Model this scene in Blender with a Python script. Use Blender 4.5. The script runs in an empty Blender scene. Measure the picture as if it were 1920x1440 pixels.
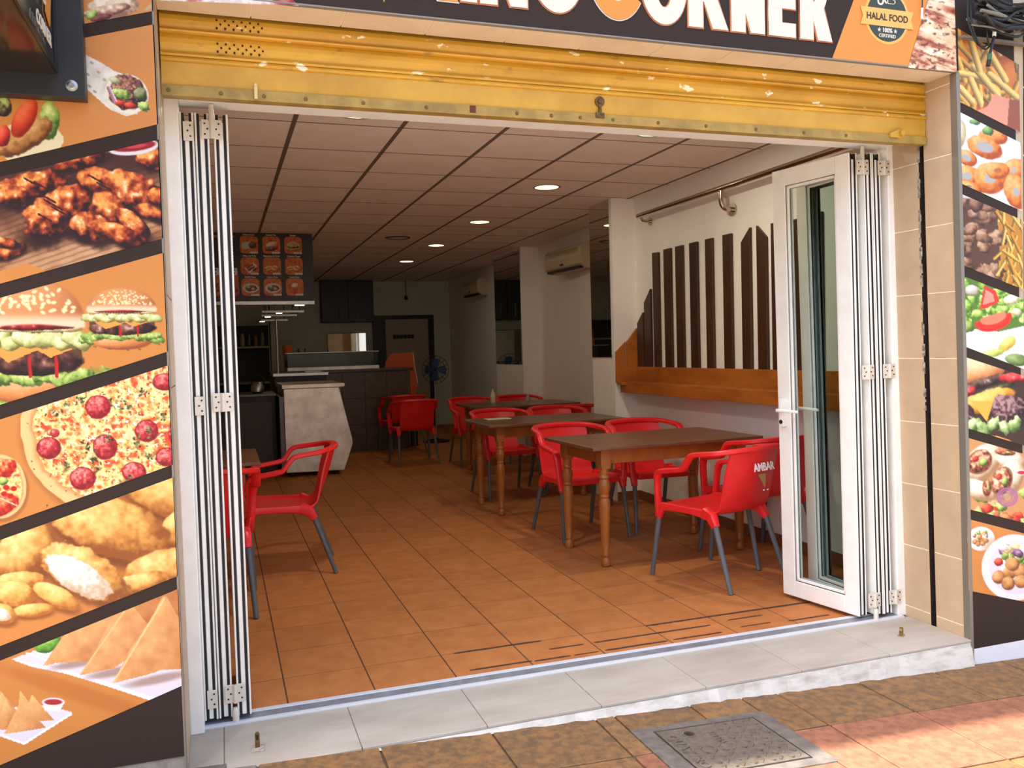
import bpy, bmesh, math, random
import numpy as np
from mathutils import Vector, Matrix, Euler

random.seed(7)
SC = bpy.context.scene
COL = SC.collection

# ------------------------------------------------------------------ camera
cam_data = bpy.data.cameras.new('camera')
cam = bpy.data.objects.new('camera', cam_data)
COL.objects.link(cam)
cam.location = (-0.20057, -3.65623, 1.35507)
cam.rotation_euler = (1.529805, 0.027482, -0.331160)
cam_data.sensor_fit = 'HORIZONTAL'
cam_data.sensor_width = 36.0
cam_data.lens = 29.9315
cam_data.clip_start = 0.05
SC.camera = cam

# ------------------------------------------------------------------ world, sun, exposure
world = bpy.data.worlds.new('sky')
SC.world = world
world.use_nodes = True
wn = world.node_tree
wn.nodes.clear()
w_out = wn.nodes.new('ShaderNodeOutputWorld')
w_bg = wn.nodes.new('ShaderNodeBackground')
w_sky = wn.nodes.new('ShaderNodeTexSky')
w_sky.sky_type = 'NISHITA'
w_sky.sun_disc = False
w_sky.sun_elevation = math.radians(62)
w_sky.sun_rotation = math.radians(-95)
w_sky.dust_density = 3.0
w_sky.ozone_density = 0.6
w_bg.inputs['Strength'].default_value = 0.20
w_tint = wn.nodes.new('ShaderNodeMix')          # hazy summer sky, camera balanced warm
w_tint.data_type = 'RGBA'
w_tint.blend_type = 'MULTIPLY'
w_tint.inputs[0].default_value = 1.0
w_tint.inputs[7].default_value = (1.0, 1.0, 1.0, 1)
wn.links.new(w_sky.outputs['Color'], w_tint.inputs[6])
wn.links.new(w_tint.outputs[2], w_bg.inputs['Color'])
wn.links.new(w_bg.outputs['Background'], w_out.inputs['Surface'])

sun_data = bpy.data.lights.new('sun', 'SUN')
sun_data.energy = 3.6
sun_data.angle = math.radians(0.7)
sun_data.color = (1.0, 0.985, 0.95)
sun = bpy.data.objects.new('sun', sun_data)
COL.objects.link(sun)
sun.rotation_euler = Vector((0.5, 0.06, -1.0)).to_track_quat('-Z', 'Y').to_euler()
sun.location = (-3, -3, 8)

SC.view_settings.view_transform = 'Standard'
SC.view_settings.look = 'None'
SC.view_settings.gamma = 1.0
SC.view_settings.use_curve_mapping = False
SC.view_settings.exposure = 1.93
SC.cycles.use_denoising = True
SC.cycles.max_bounces = 8
SC.cycles.diffuse_bounces = 5
SC.cycles.glossy_bounces = 4
SC.cycles.transmission_bounces = 7
SC.cycles.sample_clamp_indirect = 6.0

# ------------------------------------------------------------------ helpers
def lin(c):
    return tuple(((v / 255.0) / 12.92 if v <= 10 else ((v / 255.0 + 0.055) / 1.055) ** 2.4) for v in c)

MATS = {}
def M(name, col, rough=0.5, metal=0.0, col2=None, scale=6.0, lo=0.35, hi=0.65, bump=0.0, bscale=60.0,
      stretch=(1, 1, 1), rnd=0.0, emit=0.0, trans=0.0, alpha=None, spec=0.5, detail=5.0, ior=1.45):
    """Procedural Principled material. col/col2 in display colour; noise in world space mixes them."""
    if name in MATS:
        return MATS[name]
    m = bpy.data.materials.new(name)
    m.use_nodes = True
    nt = m.node_tree
    b = nt.nodes['Principled BSDF']
    L = nt.links.new
    b.inputs['Roughness'].default_value = rough
    b.inputs['Metallic'].default_value = metal
    b.inputs['Specular IOR Level'].default_value = spec
    b.inputs['IOR'].default_value = ior
    if trans:
        b.inputs['Transmission Weight'].default_value = trans
    c1 = (*lin(col), 1)
    geo = nt.nodes.new('ShaderNodeNewGeometry')
    mp = nt.nodes.new('ShaderNodeMapping')
    mp.inputs['Scale'].default_value = stretch
    L(geo.outputs['Position'], mp.inputs['Vector'])
    src = None
    if col2 is not None:
        n = nt.nodes.new('ShaderNodeTexNoise')
        n.inputs['Scale'].default_value = scale
        n.inputs['Detail'].default_value = detail
        n.inputs['Roughness'].default_value = 0.62
        L(mp.outputs['Vector'], n.inputs['Vector'])
        r = nt.nodes.new('ShaderNodeValToRGB')
        r.color_ramp.elements[0].position = lo
        r.color_ramp.elements[1].position = hi
        r.color_ramp.elements[0].color = c1
        r.color_ramp.elements[1].color = (*lin(col2), 1)
        L(n.outputs['Fac'], r.inputs['Fac'])
        src = r.outputs['Color']
    if rnd:
        oi = nt.nodes.new('ShaderNodeObjectInfo')
        mr = nt.nodes.new('ShaderNodeMapRange')
        mr.inputs['To Min'].default_value = 1 - rnd
        mr.inputs['To Max'].default_value = 1 + rnd
        L(oi.outputs['Random'], mr.inputs['Value'])
        hs = nt.nodes.new('ShaderNodeHueSaturation')
        L(mr.outputs['Result'], hs.inputs['Value'])
        if src is not None:
            L(src, hs.inputs['Color'])
        else:
            hs.inputs['Color'].default_value = c1
        src = hs.outputs['Color']
    if src is not None:
        L(src, b.inputs['Base Color'])
    else:
        b.inputs['Base Color'].default_value = c1
    if bump:
        n2 = nt.nodes.new('ShaderNodeTexNoise')
        n2.inputs['Scale'].default_value = bscale
        n2.inputs['Detail'].default_value = 4
        L(mp.outputs['Vector'], n2.inputs['Vector'])
        bp = nt.nodes.new('ShaderNodeBump')
        bp.inputs['Strength'].default_value = bump
        bp.inputs['Distance'].default_value = 0.004
        L(n2.outputs['Fac'], bp.inputs['Height'])
        L(bp.outputs['Normal'], b.inputs['Normal'])
    if emit:
        b.inputs['Emission Color'].default_value = c1
        b.inputs['Emission Strength'].default_value = emit
    MATS[name] = m
    return m

def paint_mat():
    if 'printed_vinyl' in MATS:
        return MATS['printed_vinyl']
    m = bpy.data.materials.new('printed_vinyl')
    m.use_nodes = True
    nt = m.node_tree
    b = nt.nodes['Principled BSDF']
    a = nt.nodes.new('ShaderNodeAttribute')
    a.attribute_name = 'ink'
    nt.links.new(a.outputs['Color'], b.inputs['Base Color'])
    b.inputs['Roughness'].default_value = 0.38
    b.inputs['Specular IOR Level'].default_value = 0.35
    MATS['printed_vinyl'] = m
    return m

def frame_for(t):
    t = t.normalized()
    up = Vector((0, 0, 1)) if abs(t.z) < 0.9 else Vector((0, 1, 0))
    s = t.cross(up).normalized()
    return s, s.cross(t).normalized()

class MB:
    """Collects simple shapes into one mesh."""
    def __init__(s):
        s.v = []; s.f = []
    def add(s, vs, fs):
        o = len(s.v)
        s.v += [tuple(p) for p in vs]
        s.f += [tuple(i + o for i in f) for f in fs]
        return s
    def box(s, x0, x1, y0, y1, z0, z1, rot=None, piv=None):
        vs = [Vector((x, y, z)) for z in (z0, z1) for y in (y0, y1) for x in (x0, x1)]
        if rot is not None:
            p = Vector(piv) if piv else Vector(((x0 + x1) / 2, (y0 + y1) / 2, (z0 + z1) / 2))
            R = Euler(rot).to_matrix()
            vs = [p + R @ (v - p) for v in vs]
        return s.add(vs, [(0, 2, 3, 1), (4, 5, 7, 6), (0, 1, 5, 4), (2, 6, 7, 3), (0, 4, 6, 2), (1, 3, 7, 5)])
    def prism(s, pts, axis, a, b):
        """2-D outline extruded along axis ('x': pts=(y,z), 'y': pts=(x,z), 'z': pts=(x,y))."""
        def P(p, t):
            return {'x': (t, p[0], p[1]), 'y': (p[0], t, p[1]), 'z': (p[0], p[1], t)}[axis]
        n = len(pts)
        vs = [P(p, a) for p in pts] + [P(p, b) for p in pts]
        fs = [tuple(range(n))[::-1], tuple(range(n, 2 * n))] + [(i, (i + 1) % n, n + (i + 1) % n, n + i) for i in range(n)]
        return s.add(vs, fs)
    def tube(s, path, rad, n=8, cap=True, flat=None, up=None):
        """Sweep a circle (or an ellipse: flat=(w,h)) along path; rad may be a list."""
        path = [Vector(p) for p in path]
        k = len(path)
        rads = rad if isinstance(rad, (list, tuple)) else [rad] * k
        vs = []
        prev = None
        for i, p in enumerate(path):
            t = (path[min(i + 1, k - 1)] - path[max(i - 1, 0)]).normalized()
            if prev is None:
                if up is not None:
                    a = t.cross(Vector(up)).normalized(); b = a.cross(t).normalized()
                else:
                    a, b = frame_for(t)
            else:
                b = (prev - t * prev.dot(t)).normalized()
                a = t.cross(b).normalized()
            prev = b
            fw, fh = flat if flat else (1, 1)
            for j in range(n):
                an = 2 * math.pi * (j + (0.5 if n == 4 else 0)) / n
                c, sn = math.cos(an), math.sin(an)
                if flat:   # squarish cross-section
                    c = math.copysign(abs(c) ** 0.55, c); sn = math.copysign(abs(sn) ** 0.55, sn)
                vs.append(p + a * (c * rads[i] * fw) + b * (sn * rads[i] * fh))
        fs = [(i * n + j, i * n + (j + 1) % n, (i + 1) * n + (j + 1) % n, (i + 1) * n + j) for i in range(k - 1) for j in range(n)]
        if cap:
            fs += [tuple(range(n))[::-1], tuple((k - 1) * n + j for j in range(n))]
        return s.add(vs, fs)
    def lathe(s, prof, n=20, c=(0, 0, 0), axis='z', cap=True):
        """prof: list of (radius, height)."""
        vs = []
        for r, h in prof:
            for j in range(n):
                an = 2 * math.pi * j / n
                x, y = r * math.cos(an), r * math.sin(an)
                p = {'z': (x, y, h), 'y': (x, h, y), 'x': (h, x, y)}[axis]
                vs.append((p[0] + c[0], p[1] + c[1], p[2] + c[2]))
        k = len(prof)
        fs = [(i * n + j, i * n + (j + 1) % n, (i + 1) * n + (j + 1) % n, (i + 1) * n + j) for i in range(k - 1) for j in range(n)]
        if cap:
            fs += [tuple(range(n))[::-1], tuple((k - 1) * n + j for j in range(n))]
        return s.add(vs, fs)
    def mesh(s, name, bevel=0.0, seg=2, smooth=False):
        me = bpy.data.meshes.new(name)
        me.from_pydata(s.v, [], s.f)
        bm = bmesh.new(); bm.from_mesh(me)
        bmesh.ops.recalc_face_normals(bm, faces=bm.faces)
        if bevel:
            ed = [e for e in bm.edges if len(e.link_faces) == 2 and e.calc_face_angle(0) > 0.6]
            bmesh.ops.bevel(bm, geom=ed, offset=bevel, segments=seg, affect='EDGES', profile=0.5, clamp_overlap=True)
        if smooth:
            for f in bm.faces:
                f.smooth = True
            for e in bm.edges:
                if len(e.link_faces) == 2 and e.calc_face_angle(0) > 0.7:
                    e.smooth = False
        bm.to_mesh(me); bm.free()
        return me
    def build(s, name, mat, parent=None, bevel=0.0, seg=2, smooth=False, label=None, kind=None):
        return link(name, s.mesh(name, bevel, seg, smooth), mat, parent, label, kind)

def link(name, me, mat, parent=None, label=None, kind=None):
    o = bpy.data.objects.new(name, me)
    COL.objects.link(o)
    if mat is not None and not me.materials:
        me.materials.append(mat)
    if parent is not None:
        o.parent = parent
    if label:
        o['label'] = label
    if kind:
        o['kind'] = kind
    return o

def thing(name, label, cat, loc=(0, 0, 0), rz=0.0, group=None, kind=None):
    o = bpy.data.objects.new(name, None)
    COL.objects.link(o)
    o.empty_display_size = 0.1
    o.location = loc
    o.rotation_euler = (0, 0, rz)
    return tag(o, label, cat, group, kind)

def tag(o, label, cat, group=None, kind=None):
    o['label'] = label
    if cat:
        o['category'] = cat
    if group:
        o['group'] = group
    if kind:
        o['kind'] = kind
    return o

def copy_tree(o, parent=None):
    c = o.copy()
    COL.objects.link(c)
    c.parent = parent
    for ch in list(o.children):
        copy_tree(ch, c)
    return c

def text_mesh(s, size=0.1, bold=0.0, depth=0.0006, align='CENTER', shear=0.0):
    cu = bpy.data.curves.new('lettering', 'FONT')
    cu.body = s; cu.size = size; cu.offset = bold; cu.extrude = depth
    cu.align_x = align; cu.align_y = 'CENTER'; cu.shear = shear
    cu.resolution_u = 4
    ob = bpy.data.objects.new('lettering', cu)
    COL.objects.link(ob)
    bpy.context.view_layer.update()
    me = bpy.data.meshes.new_from_object(ob.evaluated_get(bpy.context.evaluated_depsgraph_get()))
    bpy.data.objects.remove(ob)
    bpy.data.curves.remove(cu)
    return me

def put_text(name, s, loc, size, mat, parent, bold=0.0, rot=(math.pi / 2, 0, 0), depth=0.0006, align='CENTER', sx=1.0, shear=0.0, label=None):
    me = text_mesh(s, size, bold, depth, align, shear)
    me.materials.clear()
    o = link(name, me, mat, parent, label)
    o.location = loc
    o.rotation_euler = rot
    o.scale = (sx, 1, 1)
    return o

# ------------------------------------------------------------------ shared materials
ALU = M('white_aluminium', (244, 240, 231), 0.38, 0.0, (234, 229, 219), 9, .4, .75)
STEEL = M('brushed_steel', (190, 186, 178), 0.32, 1.0, (150, 146, 138), 40, stretch=(1, 1, 8))
DARKSTEEL = M('dark_steel', (92, 88, 84), 0.4, 0.9)
GASKET = M('black_rubber_gasket', (26, 23, 22), 0.55)
BLACK = M('black_vinyl', (54, 43, 37), 0.55, spec=.12)
GLASS = M('clear_glass', (232, 240, 236), 0.0, 0.0, trans=1.0, ior=1.12)
BRASS = M('tarnished_brass', (150, 118, 62), 0.4, 0.8, (96, 74, 42), 90)
WHITEPAINT = M('white_wall_paint', (246, 241, 234), 0.75, 0, (241, 236, 228), 3, bump=0.08, bscale=70)
# ================================================================== SETTING
SLOPE = 0.04
def gz(x):
    return 0.0028 - SLOPE * x

GROUT = M('grey_grout', (118, 108, 98), 0.9, 0, (92, 84, 76), 20)
SLABY = M('ochre_slab', (140, 100, 58), 0.7, 0, (102, 77, 52), 26, .38, .62, bump=0.25, bscale=140, rnd=0.10)
SLABR = M('terracotta_slab', (152, 98, 70), 0.7, 0, (122, 80, 58), 26, .38, .62, bump=0.25, bscale=140, rnd=0.10)
SLABP = M('pale_grey_slab', (196, 188, 176), 0.75, 0, (180, 172, 160), 26, rnd=.06)  # for the rows out of view, paled to bounce more neutral light
SLABG = M('grey_slab', (128, 118, 108), 0.7, 0, (104, 94, 84), 26, bump=0.25, bscale=140)

# pavement: base, then each slab a part
b = MB()
xs = (-16, 20)
b.add([(x, y, gz(x) - 0.012 - dz) for dz in (0, 0.3) for y in (-12, -0.70) for x in xs],
      [(0, 1, 3, 2), (4, 6, 7, 5), (0, 4, 5, 1), (2, 3, 7, 6), (0, 2, 6, 4), (1, 5, 7, 3)])
pavement = b.build('floor_pavement', GROUT, kind='structure', label='sloping pavement of ochre and terracotta slabs in front of the shop')
PX0, PP = -0.133, 0.4045
hole = (1.16, 1.72, -1.33, -0.90)     # where the manhole cover sits
def slab_mesh(w, d):
    return MB().box(-w / 2, w / 2, -d / 2, d / 2, -0.02, 0).mesh('slab', 0.003, 1)
slab_cache = {}
def slab(x0, x1, y0, y1, mat, g=0.004):
    w, d = round(x1 - x0 - 2 * g, 4), round(y1 - y0 - 2 * g, 4)
    if w < 0.02 or d < 0.02:
        return
    key = (w, d, mat.name)
    if key not in slab_cache:
        slab_cache[key] = slab_mesh(w, d)
    cx, cy = (x0 + x1) / 2, (y0 + y1) / 2
    o = link('slab', slab_cache[key], mat, pavement)
    o.location = (cx, cy, gz(cx) + random.uniform(-0.0012, 0.0012))
    o.rotation_euler = (random.uniform(-.002, .002), math.atan(SLOPE), 0)
rows = [(-1.086, -0.755)] + [(-1.086 - .41 * (k + 1), -1.086 - .41 * k) for k in range(6)]
for r, (y0, y1) in enumerate(rows):
    for c in range(-5, 14):
        x0 = PX0 + c * PP; x1 = x0 + PP
        mat = SLABR if r in (1,) and c not in (2,) else SLABY
        if r >= 2:
            mat = SLABY if r == 2 else SLABP
        if c < 0 and r == 0:
            mat = SLABG
        if x0 < hole[1] and x1 > hole[0] and y0 < hole[3] and y1 > hole[2]:
            # cut slabs round the manhole frame
            if x0 < hole[0] - .03: slab(x0, hole[0], y0, y1, mat)
            if x1 > hole[1] + .03: slab(hole[1], x1, y0, y1, mat)
            xa, xb = max(x0, hole[0]), min(x1, hole[1])
            if y1 > hole[3] + .03: slab(xa, xb, hole[3], y1, mat)
            if y0 < hole[2] - .03: slab(xa, xb, y0, hole[2], mat)
        else:
            slab(x0, x1, y0, y1, mat)

# road and the building over the road (out of view; they throw the warm light back)
ROAD = M('pale_paving', (222, 214, 202), 0.85, 0, (208, 200, 188), 2)
MB().box(-16, 20, -13, -3.56, -1.2, -0.02, rot=(0, math.atan(SLOPE), 0), piv=(0, -8, 0)).build('floor_street', ROAD, kind='structure', label='pale sunlit street paving')
OPP = M('cream_render', (232, 222, 206), 0.85, 0, (224, 212, 194), 1)
ob = MB().box(-16, 20, -13.4, -13, -1.5, 7)
for i in range(8):
    ob.box(-14 + i * 4.2, -12.2 + i * 4.2, -13, -12.92, 1.0, 3.2)
ob.build('wall_opposite', OPP, kind='structure', label='cream building across the street')

# facade wall with the shop opening, building above, unseen slab added to shade the pavement edge
FAC = M('facade_backing', (196, 176, 150), 0.7, 0, (184, 164, 138), 5)
b = MB()
b.box(-6, -0.356, -0.745, -0.20, -0.6, 6.0)
b.prism([(2.990, -.6), (9, -.6), (9, 6.0), (2.825, 6.0)], 'y', -0.745, -0.42)
b.box(2.975, 9, -0.42, -0.20, -0.6, 6.0)
b.box(-0.356, 2.86, -0.745, -0.64, 2.515, 6.0)
b.box(-0.356, 2.94, -0.50, -0.20, 2.34, 6.0)
wall_front = b.build('wall_front', FAC, kind='structure', label='shop front wall around the wide opening')
SHADE_SLAB = M('shade_slab_render', (224, 216, 202), 0.8, 0, (214, 205, 190), 4)  # for the added slab out of view that casts the pavement shadow
b = MB().box(-6, 9, -1.612, -0.20, 6.0, 6.18).box(-6, 9, -1.612, -1.52, 6.18, 6.6)
b.build('ceiling_shade_slab', SHADE_SLAB, kind='structure', label='unseen slab added high over the shop front to cast the shadow edge on the pavement', bevel=0.01)

# tan reveal tiles (right side), metal corner trim, shutter guide slot
TAN = M('tan_wall_tile', (196, 168, 134), 0.42, 0, (187, 159, 126), 7, rnd=0.025)
JOINT = M('pale_joint', (246, 232, 206), 0.8)
TRIMG = M('grey_trim', (132, 124, 112), 0.45, 0.4)
jz = [-0.12, 0.052, .354, .656, .958, 1.26, 1.558, 1.86, 2.161, 2.465, 2.515]
# the right jamb leans a little: its parts hang on one leaning support
RV = bpy.data.objects.new('trim_4', None)
COL.objects.link(RV)
RV.location = (2.93, 0, 0); RV.rotation_euler = (0, -.0255, 0)
RV['kind'] = 'structure'; RV['label'] = 'tan tiled right jamb of the shop opening'
rt_in = {}
for i in range(len(jz) - 1):
    h = round(jz[i + 1] - jz[i] - 0.004, 4)
    for (y0, y1) in ((-0.53, -0.36), (-0.722, -0.562)):
        key = (h, y0)
        if key not in rt_in:
            rt_in[key] = MB().box(0, .010, y0, y1, 0, h).mesh('tile', 0.0015, 1)
        o = link('tile', rt_in[key], TAN, RV)
        o.location = (0, 0, jz[i] + 0.002)
MB().box(.002, .04, -0.53, -0.36, -0.1, 2.5).box(.002, .04, -0.722, -0.562, -0.1, 2.5).build('tile_joints', JOINT, RV)
MB().box(-.004, .014, -0.760, -0.722, -0.11, 2.50).build('corner_profile', TRIMG, RV, bevel=0.002)
RUST = M('rusty_slot', (34, 24, 19), 0.85, 0.2, (58, 42, 32), 60)
MB().box(.030, .045, -0.566, -0.526, -0.02, 2.5).box(.0015, .045, -.5315, -.5285, -.02, 2.5).build('guide_slot', RUST, RV)
CHIP = M('chipped_plaster', (196, 186, 170), 0.9, 0, (110, 92, 74), 40)
random.seed(3)
for i in range(26):
    z = random.uniform(1.0, 2.25)
    MB().box(-.0015, .004, -0.531 - random.uniform(0, .006), -0.524, z, z + random.uniform(.01, .06)).build('plaster_chip', CHIP, RV)
# left reveal tiles
for i in range(len(jz) - 1):
    o = link('tile', MB().box(-0.006, 0.0, -0.745, -0.39, 0, jz[i + 1] - jz[i] - .004).mesh('tile', .0015, 1), TAN, wall_front)
    o.location = (-0.350, 0, jz[i] + 0.002)
MB().box(-0.3575, -0.350, -0.7575, -0.735, -0.02, 2.515).build('corner_profile', TRIMG, wall_front, bevel=0.002)
# soffit tiles over the shutter
TANS = M('pale_soffit_tile', (224, 204, 176), 0.45, 0, (214, 193, 164), 6)
sof_x = [-0.35] + [-0.055 + .302 * k for k in range(10)] + [2.865]
for i in range(len(sof_x) - 1):
    MB().box(sof_x[i] + .0015, sof_x[i + 1] - .0015, -0.748, -0.60, 2.5, 2.514).build('soffit_tile', TANS, wall_front, bevel=.001, seg=1)
MB().box(-0.35, 2.865, -0.745, -0.61, 2.5025, 2.516).build('soffit_joints', JOINT, wall_front)
# far right pier beyond the right-hand picture panel
for k in range(9):
    o = MB().box(3.262, 3.9, -0.757, -0.745, 0.05 + .302 * k + .002, 0.05 + .302 * (k + 1) - .002).build('tile', TAN, wall_front, bevel=.0015, seg=1)
MB().box(3.262, 3.9, -0.752, -0.744, -.3, 2.8).build('tile_joints', JOINT, wall_front)

# ---- entrance step of pale tiles with a rough plaster riser
STEP = M('pale_step_tile', (182, 172, 158), 0.55, 0, (164, 152, 137), 5, .35, .7, rnd=.02, stretch=(.6, 1.6, 1))
RISER = M('rough_white_plaster', (206, 198, 186), 0.95, 0, (176, 166, 152), 18, .45, .7, bump=0.5, bscale=28, stretch=(.5, 1, 1.5))
stp = MB().box(-0.36, 2.935, -0.752, -0.36, -0.3, -0.012).build('floor_step', RISER, kind='structure', label='pale tiled entrance step across the opening')
STEPG = M('step_joint', (122, 106, 92), 0.9)
MB().box(-0.352, 2.932, -0.745, -0.36, -0.012, -0.002).build('joints', STEPG, stp)
sx = [-0.352, -0.238, .212, .663, 1.114, 1.568, 2.022, 2.473, 2.93]
for i in range(len(sx) - 1):
    MB().box(sx[i] + .0015, sx[i + 1] - .0015, -0.760, -0.395, -0.011, 0).build('tile', STEP, stp, bevel=.0015, seg=1)
# rough plaster riser with an uneven foot
b = MB(); n = 80
top = []; bot = []
random.seed(5)
for i in range(n + 1):
    x = -0.35 + 3.283 * i / n
    zb = gz(x) - 0.004
    top.append((x, -0.756 - random.uniform(0, .004), -0.012))
    bot.append((x, -0.766 - random.uniform(0, .016), zb))
vs = top + bot + [(p[0], -0.74, -0.012) for p in top]
fs = [(i, i + 1, n + 2 + i, n + 1 + i) for i in range(n)] + [(2 * n + 2 + i, 2 * n + 3 + i, i + 1, i) for i in range(n)]
b.add(vs, fs).build('riser', RISER, stp)
# aluminium floor track
RAIL = M('worn_white_rail', (214, 214, 216), 0.4, 0.1)
b = MB().box(-0.31, 2.90, -0.397, -0.376, -0.005, 0.008).box(-0.31, 2.90, -0.320, -0.292, -0.005, 0.008)
trk = b.build('trim_1', RAIL, kind='structure', label='white aluminium floor track of the folding doors', bevel=.0015)
MB().box(-0.31, 2.90, -0.376, -0.320, -0.006, 0.0065).build('channel', M('rail_channel', (150, 154, 162), .45, .3, (128, 130, 136), 12), trk)

# ---- room floor: grout bed and single terracotta tiles
bed = MB().box(-1.7, 4.1, -0.30, 12.0, -0.2, -0.0012).build('floor', M('floor_grout', (84, 58, 42), .9), kind='structure', label='terracotta tiled shop floor')
TERRA = M('terracotta_tile', (196, 126, 72), 0.6, 0, (172, 104, 56), 9, .3, .72, rnd=0.05, detail=8, spec=.15)
T = 0.34
def floor_tile_mesh(w, d):
    return MB().box(.003, w - .003, .003, d - .003, -.01, 0).mesh('tile', .0008, 1)
tile_full = floor_tile_mesh(T, T); tile_front = floor_tile_mesh(T, .29)
slots = [(c, r) for r in range(-1, 36) for c in range(-5, 12)]
near = [s for s in slots if -3 <= s[0] <= 9 and s[1] < 22]
used = set(near[:298])
for c, r in near[:298]:
    o = link('tile', tile_front if r < 0 else tile_full, TERRA, bed)
    o.location = (c * T, -0.29 if r < 0 else r * T, random.uniform(-.0003, .0003))
rest = MB()
for c, r in slots:
    if (c, r) in used:
        continue
    y0 = -0.29 if r < 0 else r * T
    rest.box(c * T + .003, c * T + T - .003, y0 + .003, (0 if r < 0 else y0 + T) - .003, -.01, 0)
rest.build('far_tiles', TERRA, bed, kind='stuff')

# worn black grip tape on the tiles by the entrance
TAPE = M('worn_black_tape', (54, 40, 34), 0.75, 0, (84, 58, 44), 70)
tapes = [(0.74, 1.16, -.004, .016, 'long worn black grip strip along the first tile joint, left'),
         (1.70, 2.71, -.012, .018, 'longest black grip strip, ending under the open glass door leaf'),
         (0.75, 1.03, -.226, .014, 'leftmost worn black grip strip nearest the floor track'),
         (1.15, 1.32, -.124, .012, 'short black grip strip between the two longer rows'),
         (1.04, 1.21, -.234, .013, 'short black grip strip beside the floor track, second from left'),
         (1.225, 1.345, -.236, .008, 'thin broken piece of black grip strip near the floor track'),
         (1.372, 1.985, -.124, .014, 'long black grip strip in the middle row'),
         (1.376, 1.690, -.236, .015, 'worn black grip strip beside the floor track, middle of the doorway'),
         (1.72, 1.98, -.234, .013, 'black grip strip beside the floor track under the nearest chair'),
         (2.10, 2.30, -.095, .013, 'short black grip strip in the middle row, towards the glass leaf'),
         (2.10, 2.27, -.205, .010, 'thin black grip strip near the track, right of the centre'),
         (2.36, 2.60, -.222, .014, 'rightmost black grip strip in front of the glass leaf')]
random.seed(11)
for x0, x1, y, w, lab in tapes:
    n = max(8, int((x1 - x0) / .018)); vs = []
    for i in range(n + 1):
        x = x0 + (x1 - x0) * i / n
        j = 0.4 if i in (0, n) else 1
        a = w / 2 * j * random.uniform(.75, 1.15); c = w / 2 * j * random.uniform(.75, 1.15)
        vs += [(x, y - a, .0004), (x, y + c, .0004), (x, y - a, .0016), (x, y + c, .0016)]
    fs = []
    for i in range(n):
        k = 4 * i
        fs += [(k + 2, k + 6, k + 7, k + 3), (k, k + 4, k + 6, k + 2), (k + 1, k + 3, k + 7, k + 5)]
    fs += [(0, 2, 3, 1), (4 * n, 4 * n + 1, 4 * n + 3, 4 * n + 2)]
    tag(MB().add(vs, fs).build('grip_strip', TAPE), lab, 'grip tape', 'black grip strips on the entrance tiles')

# ---- walls of the room
b = MB()
b.prism([(3.27, -.20), (3.27, 3.06), (3.05, 3.06), (3.05, 3.52), (3.50, 3.52), (3.66, 6.45), (3.42, 6.45), (3.42, 7.55), (3.70, 7.55), (3.86, 12.0), (4.2, 12.0), (4.2, -.2)], 'z', -.05, 2.70)
wall_right = b.build('wall_right', WHITEPAINT, kind='structure', label='white right wall with two protruding pillars')
GREENWALL = M('pale_green_wall', (214, 214, 194), 0.7, 0, (206, 206, 186), 2)
MB().box(-1.9, 4.1, 11.6, 11.9, -.05, 2.7).build('wall_back', GREENWALL, kind='structure', label='pale back wall with the door and hatch')
MB().box(-1.9, -1.66, -.3, 11.9, -.05, 2.7).build('wall_left', GREENWALL, kind='structure', label='left wall behind the counter')
SKIRT = M('terracotta_skirting', (142, 86, 56), .5, 0, (122, 72, 46), 20)
MB().box(3.258, 3.27, -.2, 3.05, 0, .08).box(3.05, 3.27, 3.048, 3.06, 0, .08).build('baseboard_right', SKIRT, kind='structure', label='terracotta skirting along the right wall', bevel=.002)

# ---- suspended ceiling: dark backing, T-bars, single panels
CZ = 2.632
CPAN = M('ceiling_panel', (240, 230, 216), 0.85, 0, (234, 223, 208), 5, bump=.1, bscale=160, rnd=.015)
TBAR = M('ceiling_bar', (112, 98, 84), 0.7)
CB = M('ceiling_void', (60, 54, 48), .9)
ceil = MB().box(-1.9, 4.2, -.5, 12.0, CZ + .03, CZ + .10).build('ceiling', CB, kind='structure', label='suspended ceiling of pale square panels')
SXC, SYC = .5934, .6133
cx0, cy0 = .2372, 1.180
b = MB()
for k in range(-3, 7):
    x = cx0 + k * SXC
    if x < 3.25:
        b.box(x - .013, x + .013, -.2, 11.6, CZ - .002, CZ + .014)
for k in range(-2, 18):
    y = cy0 + k * SYC
    b.box(-1.66, 3.24, y - .0055, y + .0055, CZ - .0014, CZ + .014)
b.build('ceiling_bars', TBAR, ceil)
pan = MB().box(.012, SXC - .012, .007, SYC - .007, CZ - .001, CZ + .012).mesh('panel', .002, 1)
for i in range(-4, 6):
    for j in range(-3, 18):
        x = cx0 + i * SXC
        if x > 3.3 or x < -1.75: continue
        if i == 5:
            if j > 2: continue
        o = link('panel', pan, CPAN, ceil)
        o.location = (x, cy0 + j * SYC, 0)
        if i == 5:
            o.scale = (.14, 1, 1); o.location.x = x + .008
# plasterboard margin by the far right wall
MB().box(3.22, 3.95, 3.05, 11.6, CZ, CZ + .012).build('margin_panel', CPAN, ceil)

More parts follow.
